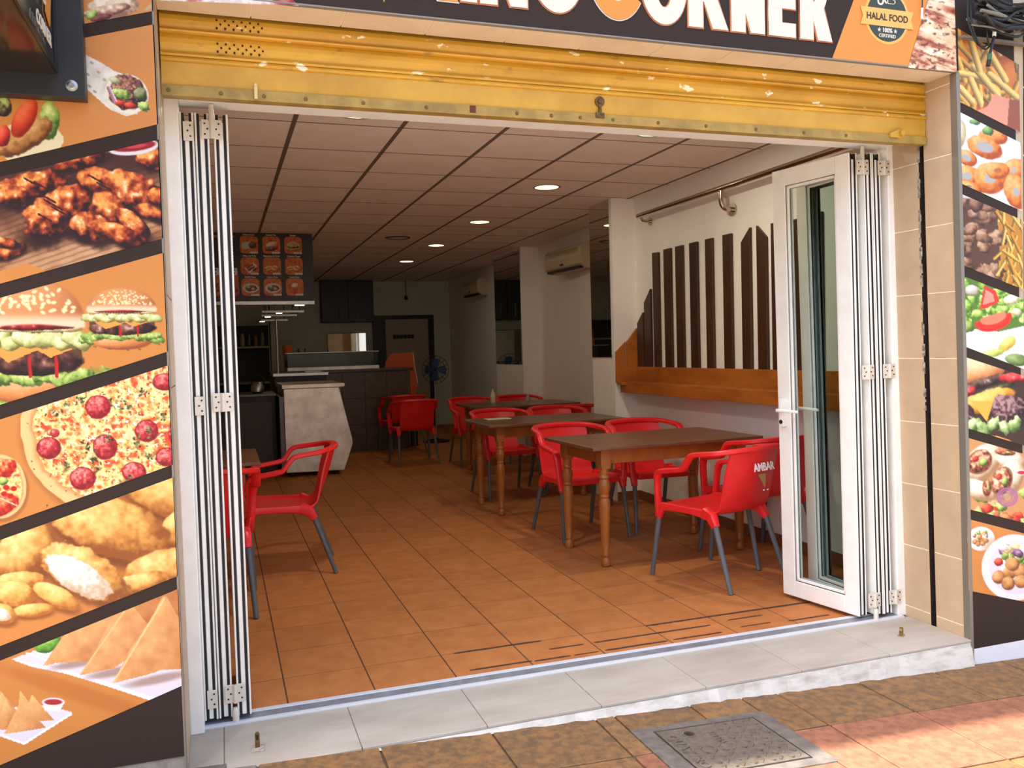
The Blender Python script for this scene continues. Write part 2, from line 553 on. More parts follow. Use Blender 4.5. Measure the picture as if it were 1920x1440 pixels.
# round recessed downlights
LAMP = M('downlight_glow', (240, 244, 176), .5, emit=0.8)
RING = M('downlight_ring', (150, 132, 112), .4)
dls = [(2.31, .94, 'first round downlight of the row, just behind the shutter on the right'),
       (2.31, 2.69, 'round downlight above the second table'),
       (2.31, 4.53, 'third round downlight from the entrance'),
       (2.33, 6.41, 'fourth round downlight from the entrance'),
       (2.35, 8.23, 'farthest lit round downlight, near the back'),
       (.545, .936, 'round downlight behind the shutter on the left')]
for x, y, lab in dls:
    t = thing('downlight', lab, 'ceiling light', (x, y, CZ), group='round ceiling downlights')
    MB().lathe([(.095, -.004), (.112, -.004), (.112, .002), (.095, .002), (.095, -.004)], 28, cap=False).build('ring', RING, t, smooth=True)
    MB().lathe([(.001, -.003), (.094, -.003), (.094, .001), (.001, .001)], 28).build('diffuser', LAMP, t)
    ld = bpy.data.lights.new('lamp_light', 'AREA')
    ld.shape = 'DISK'; ld.size = .08; ld.energy = 3.4 if y < 1 else (1.0 if y < 3 else .6)
    ld.color = (1.0, .95, .74)
    lo = bpy.data.objects.new('lamp_light', ld)
    COL.objects.link(lo); lo.parent = t; lo.location = (0, 0, -.006)
t = thing('downlight', 'dark unlit round ceiling fitting towards the menu board', 'ceiling light', (1.734, 5.78, CZ), group='round ceiling downlights')
MB().lathe([(.12, -.01), (.14, -.006), (.14, .002), (.12, .002), (.12, -.01)], 28, cap=False).build('ring', M('dark_ring', (70, 56, 44), .5), t)
MB().lathe([(.001, -.002), (.12, -.002), (.12, .001), (.001, .001)], 28).build('diffuser', CPAN, t)
# ================================================================== DOORS AND SHUTTER
HINGE = M('hinge_steel', (222, 212, 196), .35, .2)
SCREW = M('dark_screw', (70, 60, 50), .5, .5)
# fixed white frame in the opening
b = MB().box(-0.352, -0.303, -.43, -.30, 0, 2.34).prism([(2.884, 0), (2.945, 0), (2.890, 2.34), (2.842, 2.34)], 'y', -.374, -.30).box(-0.303, 2.86, -.42, -.30, 2.268, 2.34)
b.build('trim_2', ALU, kind='structure', label='fixed white aluminium frame of the folding doors', bevel=.004)

PH = 2.235
def hinge(parent, x, z, w=.07, half=None):
    h = MB()
    x0, x1 = x - w / 2, x + w / 2
    if half == 'R': x0 = x
    if half == 'L': x1 = x
    h.box(x0, x1, -.008, -.002, z - .034, z + .034)
    o = h.build('hinge', HINGE, parent, bevel=.001, seg=1)
    if half is None:
        MB().lathe([(.0075, z - .034), (.0075, z + .034)], 12, (x, -.010, 0)).build('hinge_pin', HINGE, o, smooth=True)
    s = MB()
    for sx_ in ((-1, 1) if half is None else ((1,) if half == 'R' else (-1,))):
        for dx, dz in ((.024, .02), (.024, -.018), (.015, .001)):
            s.lathe([(.0035, -.0095), (.0035, -.007)], 8, (x + sx_ * dx, 0, z + dz), 'y')
    s.build('screws', SCREW, o)
    return o

def folding_panel(name, label, w, th, prof=.075):
    """Panel local frame: x across the thickness, y along its width (0..w), z up."""
    t = thing(name, label, 'door', kind='structure')
    fr = MB()
    z0, z1 = .02, PH
    core = th * .34
    for sx_ in (-1, 1):        # outer flanges
        a, c = sx_ * th * .5, sx_ * th * .355
        x0, x1 = min(a, c), max(a, c)
        fr.box(x0, x1, 0, prof, z0, z1).box(x0, x1, w - prof, w, z0, z1)
        fr.box(x0, x1, prof, w - prof, z0, z0 + prof).box(x0, x1, prof, w - prof, z1 - prof, z1)
    fr.build('frame', ALU, t, bevel=.004, seg=2)
    c = MB()
    c.box(-core / 2, core / 2, .004, prof - .012, z0 + .004, z1 - .03).box(-core / 2, core / 2, w - prof + .012, w - .004, z0 + .004, z1 - .03)
    c.box(-core / 2, core / 2, prof - .012, w - prof + .012, z0 + .006, z0 + prof - .012).box(-core / 2, core / 2, prof - .012, w - prof + .012, z1 - prof + .012, z1 - .03)
    c.build('core_profile', ALU, t, bevel=.002, seg=1)
    g = MB()
    for sx_ in (-1, 1):
        a, d = sx_ * core / 2, sx_ * th * .355
        g.box(min(a, d), max(a, d), .003, prof - .014, z0 + .002, z1 - .004).box(min(a, d), max(a, d), w - prof + .014, w - .012, z0 + .002, z1 - .004)
        g.box(min(a, d), max(a, d), .012, w - .012, z0 + .010, z0 + prof - .014).box(min(a, d), max(a, d), .012, w - .012, z1 - prof + .014, z1 - .010)
    g.build('gasket', GASKET, t)
    bd = MB()
    for sx_ in (-1, 1):        # glazing beads
        x0, x1 = sorted((sx_ * th * .12, sx_ * th * .30))
        e = .016
        bd.box(x0, x1, prof, prof + e, z0 + prof, z1 - prof).box(x0, x1, w - prof - e, w - prof, z0 + prof, z1 - prof)
        bd.box(x0, x1, prof, w - prof, z0 + prof, z0 + prof + e).box(x0, x1, prof, w - prof, z1 - prof - e, z1 - prof)
    bd.build('glazing_bead', ALU, t, bevel=.003, seg=1)
    MB().box(-.003, .003, prof - .005, w - prof + .005, z0 + prof - .005, z1 - prof + .005).build('pane', GLASS, t)
    return t

PW = .50
# left stack: three panels folded edge-on
spec = [(-.279, .048, 'leftmost folded white door panel, next to the left frame post'),
        (-.228, .048, 'middle folded white door panel of the left stack'),
        (-.163, .050, 'innermost folded white door panel of the left stack')]
doors = []
for i, (x, th, lab) in enumerate(spec):
    d = folding_panel('door_%d' % (i + 2), lab, PW, th)
    d.location = (x, -.372, 0)
    doors.append(d)
for z in (.10, 1.18, 2.165):
    hinge(doors[0], -.012, z, half='R')
    hinge(doors[1], .034, z + .01)
pv = MB().lathe([(.009, 2.20), (.009, 2.262)], 12, (.034, -.008, 0)).lathe([(.011, .0), (.012, .01), (.012, .05), (.008, .06)], 12, (.034, -.012, 0))
pv.build('pivot', HINGE, doors[1], smooth=True)
# right stack
spec = [(2.826, .046, 'folded white door panel of the right stack next to the frame post'),
        (2.777, .046, 'folded white door panel between the open glass leaf and the post panel')]
rd = []
for i, (x, th, lab) in enumerate(spec):
    d = folding_panel('door_%d' % (i + 5), lab, PW, th)
    d.location = (x, -.372, 0)
    d.rotation_euler = (0, -.022, 0)
    rd.append(d)
for z in (.10, 1.20, 2.165):
    hinge(rd[0], .040, z)
    hinge(rd[1], -.036, z)
MB().lathe([(.009, 2.20), (.009, 2.262)], 12, (-.036, -.008, 0)).lathe([(.011, .0), (.012, .01), (.012, .05), (.008, .06)], 12, (-.036, -.012, 0)).build('pivot', HINGE, rd[1], smooth=True)
leaf = folding_panel('door_7', 'open glazed white door leaf with handle at the right of the doorway', .485, .055, prof=.085)
leaf.location = (2.694, -.352, 0)
leaf.rotation_euler = (0, -.018, math.radians(9.6))
# lever handles and keyhole on the free stile of the leaf
b = MB()
b.box(-.058, -.028, .425, .452, .915, 1.06).tube([(-.05, .438, 1.0), (-.078, .438, 1.0)], .009, 10).tube([(-.078, .447, 1.0), (-.078, .40, 1.0), (-.074, .31, .998)], [.010, .010, .008], 10)
b.build('handle', ALU, leaf, bevel=.003, smooth=True)
b = MB()
b.box(.028, .042, .425, .452, .915, 1.06).tube([(.04, .438, 1.0), (.078, .438, 1.0)], .009, 10).tube([(.078, .447, 1.0), (.078, .40, 1.0), (.074, .31, .998)], [.010, .010, .008], 10)
b.build('handle', ALU, leaf, bevel=.003, smooth=True)
MB().lathe([(.011, -.061), (.011, -.0575)], 14, (0, .438, .94), 'x').build('keyhole', GASKET, leaf)
b = MB().box(-.006, .006, .4845, .4885, .86, .94)
b.build('lock_strike', GASKET, leaf)

# ---- roller shutter
def shutter_mat():
    m = bpy.data.materials.new('yellow_peeling_paint')
    m.use_nodes = True
    nt = m.node_tree; L = nt.links.new
    bs = nt.nodes['Principled BSDF']
    geo = nt.nodes.new('ShaderNodeNewGeometry')
    def noise(scale, detail, st=(1, 1, 1)):
        mp = nt.nodes.new('ShaderNodeMapping'); mp.inputs['Scale'].default_value = st
        L(geo.outputs['Position'], mp.inputs['Vector'])
        n = nt.nodes.new('ShaderNodeTexNoise'); n.inputs['Scale'].default_value = scale; n.inputs['Detail'].default_value = detail
        L(mp.outputs['Vector'], n.inputs['Vector']); return n.outputs['Fac']
    def ramp(fac, stops):
        r = nt.nodes.new('ShaderNodeValToRGB')
        els = r.color_ramp.elements
        els[0].position, els[0].color = stops[0][0], (*lin(stops[0][1]), 1)
        els[1].position, els[1].color = stops[1][0], (*lin(stops[1][1]), 1)
        for p, c in stops[2:]:
            e = els.new(p); e.color = (*lin(c), 1)
        L(fac, r.inputs['Fac']); return r.outputs['Color']
    base = ramp(noise(3.0, 6, (1, 1, 3)), [(.3, (186, 134, 30)), (.7, (216, 164, 52))])
    grime = ramp(noise(14, 8, (1, 1, 2)), [(.62, (0, 0, 0)), (.80, (255, 255, 255))])
    chips = ramp(noise(16, 6, (.7, 1, 1.6)), [(.665, (0, 0, 0)), (.69, (255, 255, 255))])
    m1 = nt.nodes.new('ShaderNodeMix'); m1.data_type = 'RGBA'
    L(grime, m1.inputs[0]); L(base, m1.inputs[6]); m1.inputs[7].default_value = (*lin((140, 106, 48)), 1)
    m2 = nt.nodes.new('ShaderNodeMix'); m2.data_type = 'RGBA'
    L(chips, m2.inputs[0]); L(m1.outputs[2], m2.inputs[6]); m2.inputs[7].default_value = (*lin((240, 226, 190)), 1)
    L(m2.outputs[2], bs.inputs['Base Color'])
    bs.inputs['Roughness'].default_value = .42
    return m
YEL = shutter_mat()
YEL2 = M('yellow_bottom_bar', (204, 156, 54), .45, 0, (186, 138, 44), 5, rnd=0)
SH = thing('roller_shutter', 'raised yellow roller shutter with peeling paint over the opening', 'shutter', (0, -.575, 0))
X0, X1 = -.345, 2.866
def slat_profile(zb, zt):
    h = zt - zb; pts = []
    # rolled lower lip, then a curved face, then a hooked top
    for t, d in ((0, -.004), (.03, -.013), (.10, -.016), (.16, -.012), (.19, -.004), (.24, -.001), (.40, -.007), (.58, -.010), (.78, -.008), (.92, -.002), (1.0, .002)):
        pts.append((d, zb + h * t))
    return pts + [(.008, zt), (.008, zb)]
for zb, zt in ((2.437, 2.512), (2.358, 2.437), ):
    MB().prism(slat_profile(zb, zt), 'x', X0, X1).build('slat', YEL, SH, smooth=False)
MB().prism([(-.004, 2.340), (-.013, 2.343), (-.016, 2.350), (-.012, 2.357), (-.003, 2.360), (.008, 2.360), (.008, 2.340)], 'x', X0, X1).build('slat_lip', YEL, SH)
bar = MB().prism([(-.006, 2.255), (-.008, 2.30), (-.006, 2.345), (.008, 2.345), (.008, 2.232), (-.006, 2.232)], 'x', X0, X1).build('bottom_slat', YEL2, SH)
OLV = M('olive_angle_bar', (172, 140, 66), .5, 0, (140, 112, 56), 14)
MB().prism([(-.014, 2.228), (-.014, 2.262), (-.009, 2.262), (-.007, 2.233), (.03, 2.233), (.03, 2.228)], 'x', X0, X1).build('angle_bar', OLV, SH)
random.seed(9)
HOLE = M('punched_hole', (60, 30, 24), .8)
for zc in (2.398, 2.476):
    h = MB()
    for r_ in range(3):
        for k in range(6):
            h.lathe([(.0035, -.0115), (.0035, -.006)], 8, (-.165 + .027 * k + .012 * (r_ % 2), 0, zc + .013 * (r_ - 1)), 'y')
    h.build('punched_holes', HOLE, SH)
for k, x in enumerate((-.325, -.16, -.02, .12, .32, .55, .90, 1.04, 1.16, 1.30, 1.50, 1.72, 1.96, 2.20, 2.42)):
    MB().lathe([(.006, -.0175), (.007, -.015), (.007, -.013)], 10, (x, 0, 2.245), 'y').build('bolt', M('rusty_bolt', (120, 92, 44), .5, .5), SH)
MB().box(.715, .737, -.0165, -.013, 2.236, 2.262).build('square_hole', M('rust_patch', (92, 52, 34), .8), SH)
lock = MB().lathe([(.020, -.016), (.020, -.010)], 16, (1.245, 0, 2.312), 'y').lathe([(.009, -.022), (.011, -.014)], 14, (1.245, 0, 2.312), 'y').box(1.240, 1.250, -.018, -.010, 2.268, 2.300).box(1.225, 1.262, -.018, -.013, 2.248, 2.268)
lock.build('lock', M('dark_brass', (124, 96, 50), .5, .6, (80, 60, 40), 80), SH, smooth=True)
knob = MB().lathe([(.018, -.020), (.022, -.016), (.022, -.012)], 18, (2.715, 0, 2.268), 'y').tube([(2.715, -.02, 2.268), (2.715, -.034, 2.268)], .011, 12).prism([(2.655, 2.25), (2.655, 2.268), (2.70, 2.285), (2.70, 2.25)], 'y', -.022, -.012)
knob.build('pull_knob', YEL2, SH, smooth=True)
clip = MB().prism([(-.053, 2.232), (-.053, 2.283), (-.041, 2.283), (-.041, 2.232)], 'y', -.022, -.013).lathe([(.006, -.024), (.006, -.021)], 10, (-.047, 0, 2.279), 'y')
clip.build('side_latch', M('pale_brass', (214, 186, 120), .4, .4), SH, bevel=.001, seg=1)

# brass floor latches on the step
t = thing('floor_latch', 'upright brass shutter latch on the left of the step', 'latch', (-.128, -.624, 0), group='shutter latches on the step')
MB().box(-.022, .022, -.03, .02, 0, .004).build('base_plate', M('mortar_pad', (200, 190, 172), .9, 0, (150, 136, 116), 60), t, bevel=.002)
MB().prism([(-.008, 0), (-.008, .050), (-.004, .058), (.004, .058), (.008, .050), (.008, 0)], 'y', -.003, .003).build('tongue', BRASS, t, bevel=.001, seg=1)
MB().prism([(-.004, .03), (-.004, .048), (.004, .048), (.004, .03)], 'y', -.0036, -.0030).build('slot', GASKET, t)
t = thing('floor_latch', 'rusty round-topped shutter latch on the right of the step', 'latch', (2.691, -.596, 0), math.radians(35), group='shutter latches on the step')
pts = [(-.016, 0)] + [(.016 * math.cos(a), .022 + .018 * math.sin(a)) for a in [math.pi - math.pi * k / 10 for k in range(11)]] + [(.016, 0)]
MB().prism(pts, 'y', -.006, .006).build('tongue', BRASS, t, bevel=.001, seg=1)
MB().box(-.02, .02, -.012, .012, 0, .003).build('base_plate', M('latch_foot', (150, 136, 116), .9), t)
# ================================================================== FURNITURE
RED = M('red_plastic', (236, 42, 44), .36, 0, (228, 36, 38), 12)
LEGG = M('grey_leg', (94, 96, 98), .5)
PRINTW = M('white_print', (238, 234, 228), .5)
PRINTG = M('gold_print', (150, 126, 70), .5)

def smooth_path(pts, n=6):
    P = [Vector(p) for p in pts]
    out = []
    for i in range(len(P) - 1):
        p0 = P[max(i - 1, 0)]; p1 = P[i]; p2 = P[i + 1]; p3 = P[min(i + 2, len(P) - 1)]
        for k in range(n):
            t = k / n
            out.append(0.5 * ((2 * p1) + (p2 - p0) * t + (2 * p0 - 5 * p1 + 4 * p2 - p3) * t * t + (-p0 + 3 * p1 - 3 * p2 + p3) * t ** 3))
    out.append(P[-1])
    return out

def make_chair():
    t = thing('armchair', 'red plastic armchair', 'chair')
    # seat and backrest: one moulded shell
    prof = [(.245, .428, .205), (.20, .436, .21), (.10, .430, .213), (0, .422, .213), (-.10, .418, .21), (-.145, .424, .207), (-.18, .448, .205),
            (-.202, .50, .205), (-.224, .57, .207), (-.248, .65, .207), (-.272, .73, .206), (-.284, .765, .205)]
    path = smooth_path([(p[2], p[0], p[1]) for p in prof], 3)
    nx = 10
    vs = []; th = .010
    for lay in (0, 1):
        for i, p in enumerate(path):
            a = path[max(i - 1, 0)]; c = path[min(i + 1, len(path) - 1)]
            tg = Vector((0, c.y - a.y, c.z - a.z)).normalized()
            nrm = Vector((0, -tg.z, tg.y))
            if i < len(path) * .4:
                nrm = nrm
            for j in range(nx + 1):
                s = -1 + 2 * j / nx
                back = max(0, min(1, (p.z - .43) / .2))
                bow = (1 - s * s)
                q = Vector((s * p.x, p.y - back * .045 * bow + back * .02, p.z - (1 - back) * .014 * bow))
                vs.append(q + nrm * (th * lay))
    m = len(path); w = nx + 1; fs = []
    for lay in (0, 1):
        o = lay * m * w
        for i in range(m - 1):
            for j in range(nx):
                fs.append((o + i * w + j, o + i * w + j + 1, o + (i + 1) * w + j + 1, o + (i + 1) * w + j))
    for i in range(m - 1):
        for j in (0, nx):
            fs.append((i * w + j, (i + 1) * w + j, m * w + (i + 1) * w + j, m * w + i * w + j))
    for j in range(nx):
        for i in (0, m - 1):
            fs.append((i * w + j, i * w + j + 1, m * w + i * w + j + 1, m * w + i * w + j))
    MB().add(vs, fs).build('seat_shell', RED, t, smooth=True)
    # arms, front uprights and top rim
    half = [(.240, .238, .365), (.252, .232, .45), (.262, .226, .56), (.266, .215, .608), (.268, .190, .626), (.272, .10, .640), (.276, .03, .652), (.278, .005, .664), (.278, -.022, .70),
            (.277, -.045, .728), (.274, -.075, .742), (.262, -.16, .752), (.238, -.222, .760), (.19, -.272, .768), (.12, -.298, .772), (0, -.310, .775)]
    full = half + [(-x, y, z) for x, y, z in half[-2::-1]]
    sp = smooth_path(full, 4)
    rads = [.025 if (p.z > .58) else .0225 for p in sp]
    MB().tube(sp, rads, 10, flat=(.62, 1.0), up=(1, 0, 0)).build('arm_frame', RED, t, smooth=True)
    for s in (-1, 1):
        rail = MB().tube([(s * .244, .235, .415), (s * .232, .15, .418), (s * .222, 0, .414), (s * .214, -.08, .408), (s * .212, -.13, .404)], [.026, .021, .020, .026, .030], 10, flat=(.7, 1))
        rail.build('side_rail', RED, t, smooth=True)
        MB().tube([(s * .204, -.085, .412), (s * .211, -.135, .398), (s * .219, -.168, .345)], [.036, .032, .0215], 10, flat=(.9, 1)).build('leg_socket', RED, t, smooth=True)
        MB().tube([(s * .236, .215, .425), (s * .242, .240, .352)], [.028, .021], 10, flat=(.9, 1)).build('leg_socket', RED, t, smooth=True)
        MB().tube([(s * .218, -.162, .36), (s * .243, -.285, .002)], [.0165, .0135], 10).build('leg', LEGG, t, smooth=True)
        MB().tube([(s * .240, .236, .37), (s * .256, .288, .002)], [.0165, .0135], 10).build('leg', LEGG, t, smooth=True)
    MB().box(-.21, .21, .22, .246, .392, .428).build('front_rail', RED, t, bevel=.006)
    return t
chair0 = make_chair()
chairs = [
    ((2.50, .60), 17, 'nearest red armchair, back turned, with white lettering on its back', True),
    ((3.005, .92), 4, 'red armchair by the right wall, partly hidden behind the open glass leaf', True),
    ((2.235, 2.03), 183, 'red armchair behind the nearest table, left one, facing the street', False),
    ((2.83, 2.04), 178, 'red armchair behind the nearest table, right one by the wall', False),
    ((2.29, 3.88), 182, 'red armchair behind the second table, left one', False),
    ((2.87, 3.90), 178, 'red armchair behind the second table, right one', False),
    ((3.14, 4.50), 0, 'red armchair beside the white pillar, at the third table', False),
    ((2.66, 6.12), 180, 'red armchair on the far side of the third table, left', False),
    ((3.26, 6.12), 180, 'red armchair on the far side of the third table, right', False),
    ((2.02, 6.60), 0, 'dim red armchair in front of the pedestal fan', True),
    ((2.12, 7.74), 5, 'dim red armchair by the end of the tiled counter', True),
    ((.165, 1.90), 86, 'red armchair turned sideways beside the left folded doors', True),
    ((-.315, 1.175), 0, 'red armchair almost hidden behind the left folded doors, only its arm and a leg showing', True),
]
for i, ((x, y), rz, lab, pr) in enumerate(chairs):
    c = chair0 if i == 0 else copy_tree(chair0)
    c.location = (x, y, 0)
    c.rotation_euler = (0, 0, math.radians(rz))
    tag(c, lab, 'chair', 'red plastic armchairs of the shop')
    if i == 0:
        first = c
# lettering on the back of the nearest chair only (copied before, so not inherited)
pr = put_text('lettering', 'AMBAR', (.0, -.325, .672), .062, PRINTW, first, bold=.0012, rot=(math.radians(90 - 16), 0, 0), shear=.15, depth=.001, sx=.85)
g = MB()
g.prism([(-.035, .035), (.03, .035), (-.003, -.045)], 'y', -.001, 0)
go = g.build('printed_cup', PRINTG, first); go.location = (0, -.3225, .60); go.rotation_euler = (math.radians(-16), 0, 0)
g2 = MB().box(-.026, -.012, -.001, 0, -.056, -.051).box(.006, .020, -.001, 0, -.056, -.051)
o = g2.build('printed_dots', PRINTW, first); o.location = (0, -.3225, .60); o.rotation_euler = (math.radians(-16), 0, 0)

WOODT = M('dark_table_top', (128, 86, 60), .3, 0, (108, 70, 48), 5, stretch=(1, 6, 6))
WOODL = M('honey_wood', (176, 104, 44), .34, 0, (140, 78, 32), 9, .3, .7, stretch=(1, 1, .25))
WOODE = M('table_edge', (70, 42, 28), .4)
def make_table():
    t = thing('dining_table', 'wooden table', 'table')
    W, D, H = 1.22, .76, .75
    MB().box(-W / 2, W / 2, -D / 2, D / 2, H - .022, H).build('table_top', WOODT, t, bevel=.005)
    lx, ly = .49, .275
    for (x0, x1, y0, y1) in ((-lx, lx, -ly - .014, -ly + .006), (-lx, lx, ly - .006, ly + .014), (-lx - .014, -lx + .006, -ly, ly), (lx - .006, lx + .014, -ly, ly)):
        MB().box(x0, x1, y0, y1, H - .115, H - .022).build('apron', WOODL, t, bevel=.002, seg=1)
    prof = [(.020, 0), (.028, .004), (.031, .02), (.027, .045), (.020, .058), (.0245, .064), (.0245, .074), (.021, .080), (.027, .16), (.033, .32), (.036, .385), (.034, .41), (.026, .425),
            (.031, .432), (.031, .440), (.026, .447), (.031, .468), (.036, .495), (.034, .52), (.025, .542), (.032, .550), (.032, .562), (.026, .570), (.030, .60), (.030, .615)]
    lm = None
    for sx_ in (-1, 1):
        for sy in (-1, 1):
            g = MB().lathe(prof, 20).prism([(-.034, .625), (-.026, .607), (.026, .607), (.034, .625), (.034, .728), (-.034, .728)], 'y', -.034, .034)
            o = g.build('leg', WOODL, t, smooth=True)
            o.location = (sx_ * lx, sy * ly, 0)
    return t
tab0 = make_table()
for i, (x, y, rz, lab) in enumerate([(2.49, 1.38, 1.5, 'nearest wooden table with turned honey-coloured legs'),
                                     (2.42, 3.20, 0.5, 'second wooden table from the entrance, dark top'),
                                     (2.93, 5.33, 0, 'third wooden table, beyond the first pillar'),
                                     (-.61, 1.785, 0, 'wooden table mostly hidden behind the left folded doors')]):
    t = tab0 if i == 0 else copy_tree(tab0)
    t.location = (x, y, 0); t.rotation_euler = (0, 0, math.radians(rz))
    tag(t, lab, 'table', 'wooden dining tables')
# small things on the tables
PAPER = M('paper_white', (222, 206, 180), .8)
tag(MB().box(1.95, 2.17, 3.30, 3.42, .751, .758).build('napkin_stack', PAPER, bevel=.002), 'flat pale menu card lying on the second table', 'menu card')
t = thing('salt_shaker', 'small glass shaker on the third table', 'shaker', (3.12, 5.5, .751))
MB().lathe([(.02, 0), (.024, .005), (.022, .055), (.016, .065)], 16).build('jar', M('milky_glass', (200, 205, 205), .2, trans=.5), t, smooth=True)
MB().lathe([(.017, .065), (.017, .078), (.012, .086)], 16).build('cap', STEEL, t, smooth=True)
t = thing('sauce_bottle', 'slim white sauce bottle on the third table', 'bottle', (2.72, 5.55, .751))
MB().lathe([(.026, 0), (.028, .006), (.028, .10), (.012, .13), (.006, .16)], 16).build('bottle', PAPER, t, smooth=True)

# ---- steel refrigerated counter seen end-on, with the slanted front
STL = M('scuffed_steel', (234, 226, 214), .40, .7, (176, 164, 150), 5, .3, .75, bump=.06, bscale=9)
fr = thing('steel_counter', 'scuffed stainless steel counter with slanted front, end panel facing the street', 'counter', (0, 6.0, 0))
body = [(.452, .055), (1.085, .045), (1.19, .34), (1.185, .40), (1.055, .985), (.452, .985)]
MB().prism(body, 'y', 0, 1.1).build('body', STL, fr, bevel=.006)
MB().prism([(.435, .985), (1.105, .985), (1.12, .995), (1.12, 1.02), (1.105, 1.03), (.435, 1.03)], 'y', -.01, 1.1).build('top', STL, fr, bevel=.004)
for x in (.52, 1.0):
    MB().lathe([(.03, 0), (.03, .05)], 12, (x, .08, 0)).lathe([(.03, 0), (.03, .05)], 12, (x, 1.0, 0)).build('foot', GASKET, fr)
MB().box(.40, .45, .0, 1.1, .1, .9).build('door_edge', DARKSTEEL, fr, bevel=.004)
# raised serving shelf with pole behind it
sv = thing('serving_shelf', 'thin steel serving shelf with upright pole behind the steel counter', 'shelf', (0, 7.25, 0))
MB().box(.41, 1.08, -.12, .35, 1.095, 1.135).build('shelf_board', STEEL, sv, bevel=.004)
MB().box(.43, 1.06, -.08, .33, 0, 1.095).build('cabinet', M('dark_cabinet', (52, 44, 38), .5), sv, bevel=.004)
MB().tube([(.482, .0, 1.135), (.482, .0, 1.80)], .014, 12).lathe([(.03, 1.135), (.03, 1.145)], 16, (.482, 0, 0)).build('pole', STEEL, sv, smooth=True)
MB().box(.80, 1.0, -.11, .0, 1.137, 1.15).build('tray', ALU, sv, bevel=.003)
# dark worktop along the left with a machine
wk = thing('prep_counter', 'dark prep counter with steel top left of the steel counter', 'counter', (0, 6.3, 0))
MB().box(-.6, .38, 0, .7, 0, .90).build('body', M('dark_body', (40, 32, 28), .5), wk, bevel=.004)
MB().box(-.62, .39, -.02, .72, .90, .93).build('worktop', DARKSTEEL, wk, bevel=.003)
for x in (-.55, -.08):
    MB().box(x, x + .42, -.012, 0, .12, .84).build('door', M('dark_door', (54, 44, 38), .45), wk, bevel=.003)
kt = thing('steel_kettle', 'small shiny kettle on the dark prep counter', 'kettle', (.20, 6.5, .931))
MB().lathe([(.05, 0), (.075, .02), (.078, .07), (.05, .12), (.02, .13)], 20).build('body', STEEL, kt, smooth=True)
MB().tube(smooth_path([(-.06, 0, .10), (-.08, 0, .16), (0, 0, .2), (.08, 0, .16), (.06, 0, .10)]), .007, 8).build('handle', GASKET, kt, smooth=True)
# tiled counter running across the back
tc = thing('tiled_counter', 'dark brown tiled counter across the back of the room', 'counter', (0, 8.1, 0))
BT = M('brown_counter_tile', (92, 72, 52), .35, 0, (74, 56, 40), 12, rnd=.06)
MB().box(.46, 2.29, .012, .75, 0, 1.10).build('body', M('counter_grout', (120, 100, 78), .9), tc)
for i in range(6):
    for j in range(3):
        x0 = .46 + i * .305
        MB().box(x0 + .002, min(x0 + .303, 2.29), 0, .014, .01 + .363 * j + .002, .01 + .363 * (j + 1) - .002).build('tile', BT, tc, bevel=.0015, seg=1)
MB().box(.44, 2.36, -.03, .78, 1.10, 1.135).build('worktop', M('dark_granite', (52, 42, 36), .25, 0, (74, 60, 50), 60), tc, bevel=.004)
# glass display case on it
dc = thing('display_case', 'low glass display case with steel rim on the tiled counter', 'display case', (0, 8.15, 1.136))
MB().box(.66, 1.90, 0, .42, 0, .05).build('base', STL, dc, bevel=.004)
MB().box(.66, 1.90, .0, .02, .232, .25).box(.66, 1.90, .40, .42, .232, .25).build('rim', STEEL, dc, bevel=.003)
for x in (.66, 1.894):
    MB().box(x, x + .006, 0, .42, .05, .24).build('pane', GLASS, dc)
MB().box(.67, 1.89, .0, .006, .05, .24).build('pane', GLASS, dc)
MB().box(.67, 1.89, .41, .42, .05, .24).build('back_panel', DARKSTEEL, dc)
# things standing behind on the worktop
t = thing('paper_cup', 'orange paper cup tower behind the display case', 'cup', (.71, 8.72, 1.136))
MB().lathe([(.05, 0), (.065, .36), (.06, .36), (.05, .02)], 18).build('cup', M('orange_cup', (214, 92, 34), .5), t, smooth=True)
for k, (x, c, lab) in enumerate([(.86, (70, 82, 40), 'dark green bottle beside the orange cups'), (.95, (110, 120, 40), 'yellow-green sauce bottle beside the dark bottle')]):
    t = thing('sauce_bottle', lab, 'bottle', (x, 8.70, 1.136), group='bottles behind the display case')
    MB().lathe([(.036, 0), (.04, .01), (.04, .18), (.015, .24), (.012, .28)], 16).build('bottle', M('bottle_%d' % k, c, .3), t, smooth=True)
    MB().lathe([(.015, .28), (.012, .31)], 12).build('cap', GASKET, t)
# orange board with a pale edge at the end of the counter
t = thing('orange_board', 'orange advertising board with a pale edge leaning at the counter end', 'board', (0, 8.35, 0))
MB().prism([(2.02, 1.14), (2.03, 1.22), (2.11, 1.33), (2.42, 1.345), (2.48, .90), (2.42, .55), (2.38, .55), (2.37, 1.14)], 'y', .02, .045).build('panel', M('orange_panel', (206, 84, 26), .55), t, bevel=.003)
MB().tube([(2.425, .015, 1.345), (2.45, .012, 1.1), (2.485, .010, .90)], .008, 8).build('pale_edge', PAPER, t, smooth=True)
MB().box(2.36, 2.46, .0, .06, 0, .56).build('stand', GASKET, t, bevel=.004)
